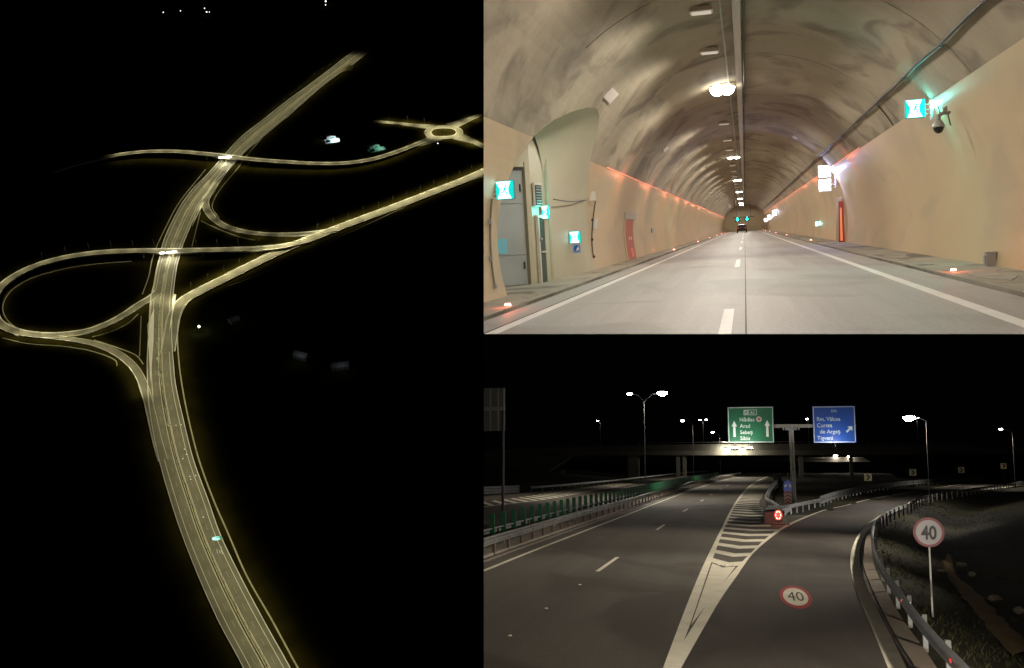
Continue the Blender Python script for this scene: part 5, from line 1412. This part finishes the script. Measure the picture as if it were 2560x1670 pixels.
def house(label, p, sx, sy, h, rz, col, power):
    t = thing('house', label, 'house', (p[0], p[1], -.4), rz)
    part('wall', MB().box((0, 0, h / 2), (sx, sy, h)), mat('house_wall', (.3, .3, .28), .8), t)
    part('roof', MB().prism([(-sy / 2 - .5, h), (sy / 2 + .5, h), (0, h + 2.6)], 'x', -sx / 2 - .5, sx / 2 + .5), mat('house_roof', (.22, .21, .2), .7), t)
    for x in (-sx * .25, sx * .25):
        part('window', MB().box((x, -sy / 2 - .03, h * .55), (1.2, .08, 1.2)), mat('house_glass', (.03, .03, .04), .2), t)
    part('door', MB().box((0, -sy / 2 - .03, 1.1), (1, .08, 2.1)), mat('house_door', (.08, .06, .05), .6), t)
    part('lamp_arm', MB().tube([(sx * .1, -sy / 2, h + .2), (sx * .1, -sy / 2 - 3, h + 2.5)], .06, 6), pole_m, t)
    lamp('POINT', t, (sx * .1, -sy / 2 - 4, h + 6), power, (.8, .9, 1), .3)
house('dim house roof nearest the lone lamp', Yd[3], 10, 7, 3, .5, None, 60)
house('faintly lit house with a bright eave in the dark field', Yd[4], 14, 9, 4, -.6, None, 260)
house('faint flat looking house, rightmost in the dark field', Yd[5], 16, 9, 3.5, 0, None, 200)
fln = ['leftmost far lamp at the top of the valley', 'second far lamp from the left at the top', 'upper lamp of the far cluster at the top', 'brightest lamp of the far cluster at the top', 'faint lamp right of the far cluster', 'upper of two far lamps at the top right', 'lower of two far lamps at the top right', 'small lamp below the roundabout']
for i, (x, yy) in enumerate(A['farlights']):
    q = thing('far_lamp', fln[i], 'lamp', (x, yy, -.4), 0, 'far lamps across the valley')
    s = (.75, .8, .8, 1.0, .6, 1.3, .8, .6)[i]
    part('mast', MB().tube([(0, 0, 0), (0, 0, 7)], .15, 5), pole_m, q)
    part('lens', MB().sphere((0, 0, 7), (s, s, s), 8, 6), mat('far_lens', (1, 1, 1), .3, emit=(.95, 1, .95), estr=4.0), q)
# earth heap with scrub on the motorway shoulder near the top
hp = MB().sphere((0, 0, 0), (9, 16, 3.2), 14, 6, 1)
hp.v = [(x * random.uniform(.7, 1.2), yy * random.uniform(.7, 1.15), z * random.uniform(.6, 1.2)) for x, yy, z in hp.v]
solo('earth_heap', hp, mat('yellow_earth', (.32, .27, .12), .9, col2=(.2, .17, .07), scale=.2), 'heap of yellow earth on the shoulder near the far end of the motorway', 'earth heap', (84, 1592, -.2), -.5)

# ================================================================ trim each place to its own panel of the view
# clip planes through the camera split the view: tunnel above, junction below, valley left
bpy.context.view_layer.update()
side_n = Vector((1, 70.5 / 2560, 0)).normalized()
CUTS = {'T': [(side_n, .0), (Vector((0, 0, 1)), .0)], 'H': [(side_n, .0), (Vector((0, 0, -1)), .0)], 'A': [(-side_n, .0)]}
drop = []
for o in list(scene.objects):
    if o.type != 'MESH': continue
    s = SITE_OF.get(o.name)
    if not s: continue
    r_ = o
    while r_.parent: r_ = r_.parent
    if r_.name in KEEP: continue
    mw_ = o.matrix_world
    co = np.empty(len(o.data.vertices) * 3, np.float32); o.data.vertices.foreach_get('co', co)
    co = co.reshape(-1, 3) @ np.array(mw_.to_3x3()).T + np.array(mw_.translation)
    todo = []
    dead = False
    for n_, d in CUTS[s]:
        v = co @ np.array(n_)
        if v.max() <= 0: dead = True
        elif v.min() < 0: todo.append(n_)
    if dead: drop.append(o); continue
    if not todo: continue
    if o.data.users > 1: o.data = o.data.copy()
    bm = bmesh.new(); bm.from_mesh(o.data)
    inv = mw_.inverted(); R3 = mw_.to_3x3()
    for n_ in todo:
        bmesh.ops.bisect_plane(bm, geom=bm.verts[:] + bm.edges[:] + bm.faces[:], dist=1e-6, plane_co=inv @ Vector((0, 0, 0)), plane_no=(R3.transposed() @ n_).normalized(), clear_inner=True)
    if not bm.faces: drop.append(o)
    bm.to_mesh(o.data); bm.free()
def kill(o):
    for c in list(o.children): kill(c)
    bpy.data.objects.remove(o)
names = [o.name for o in drop]
for nme in names:
    o = bpy.data.objects.get(nme)
    if o: kill(o)
# things left with no geometry at all go too
for nme in [o.name for o in scene.objects if o.type == 'EMPTY']:
    o = bpy.data.objects.get(nme)
    if o and not any(c.type == 'MESH' for c in o.children_recursive):
        kill(o)
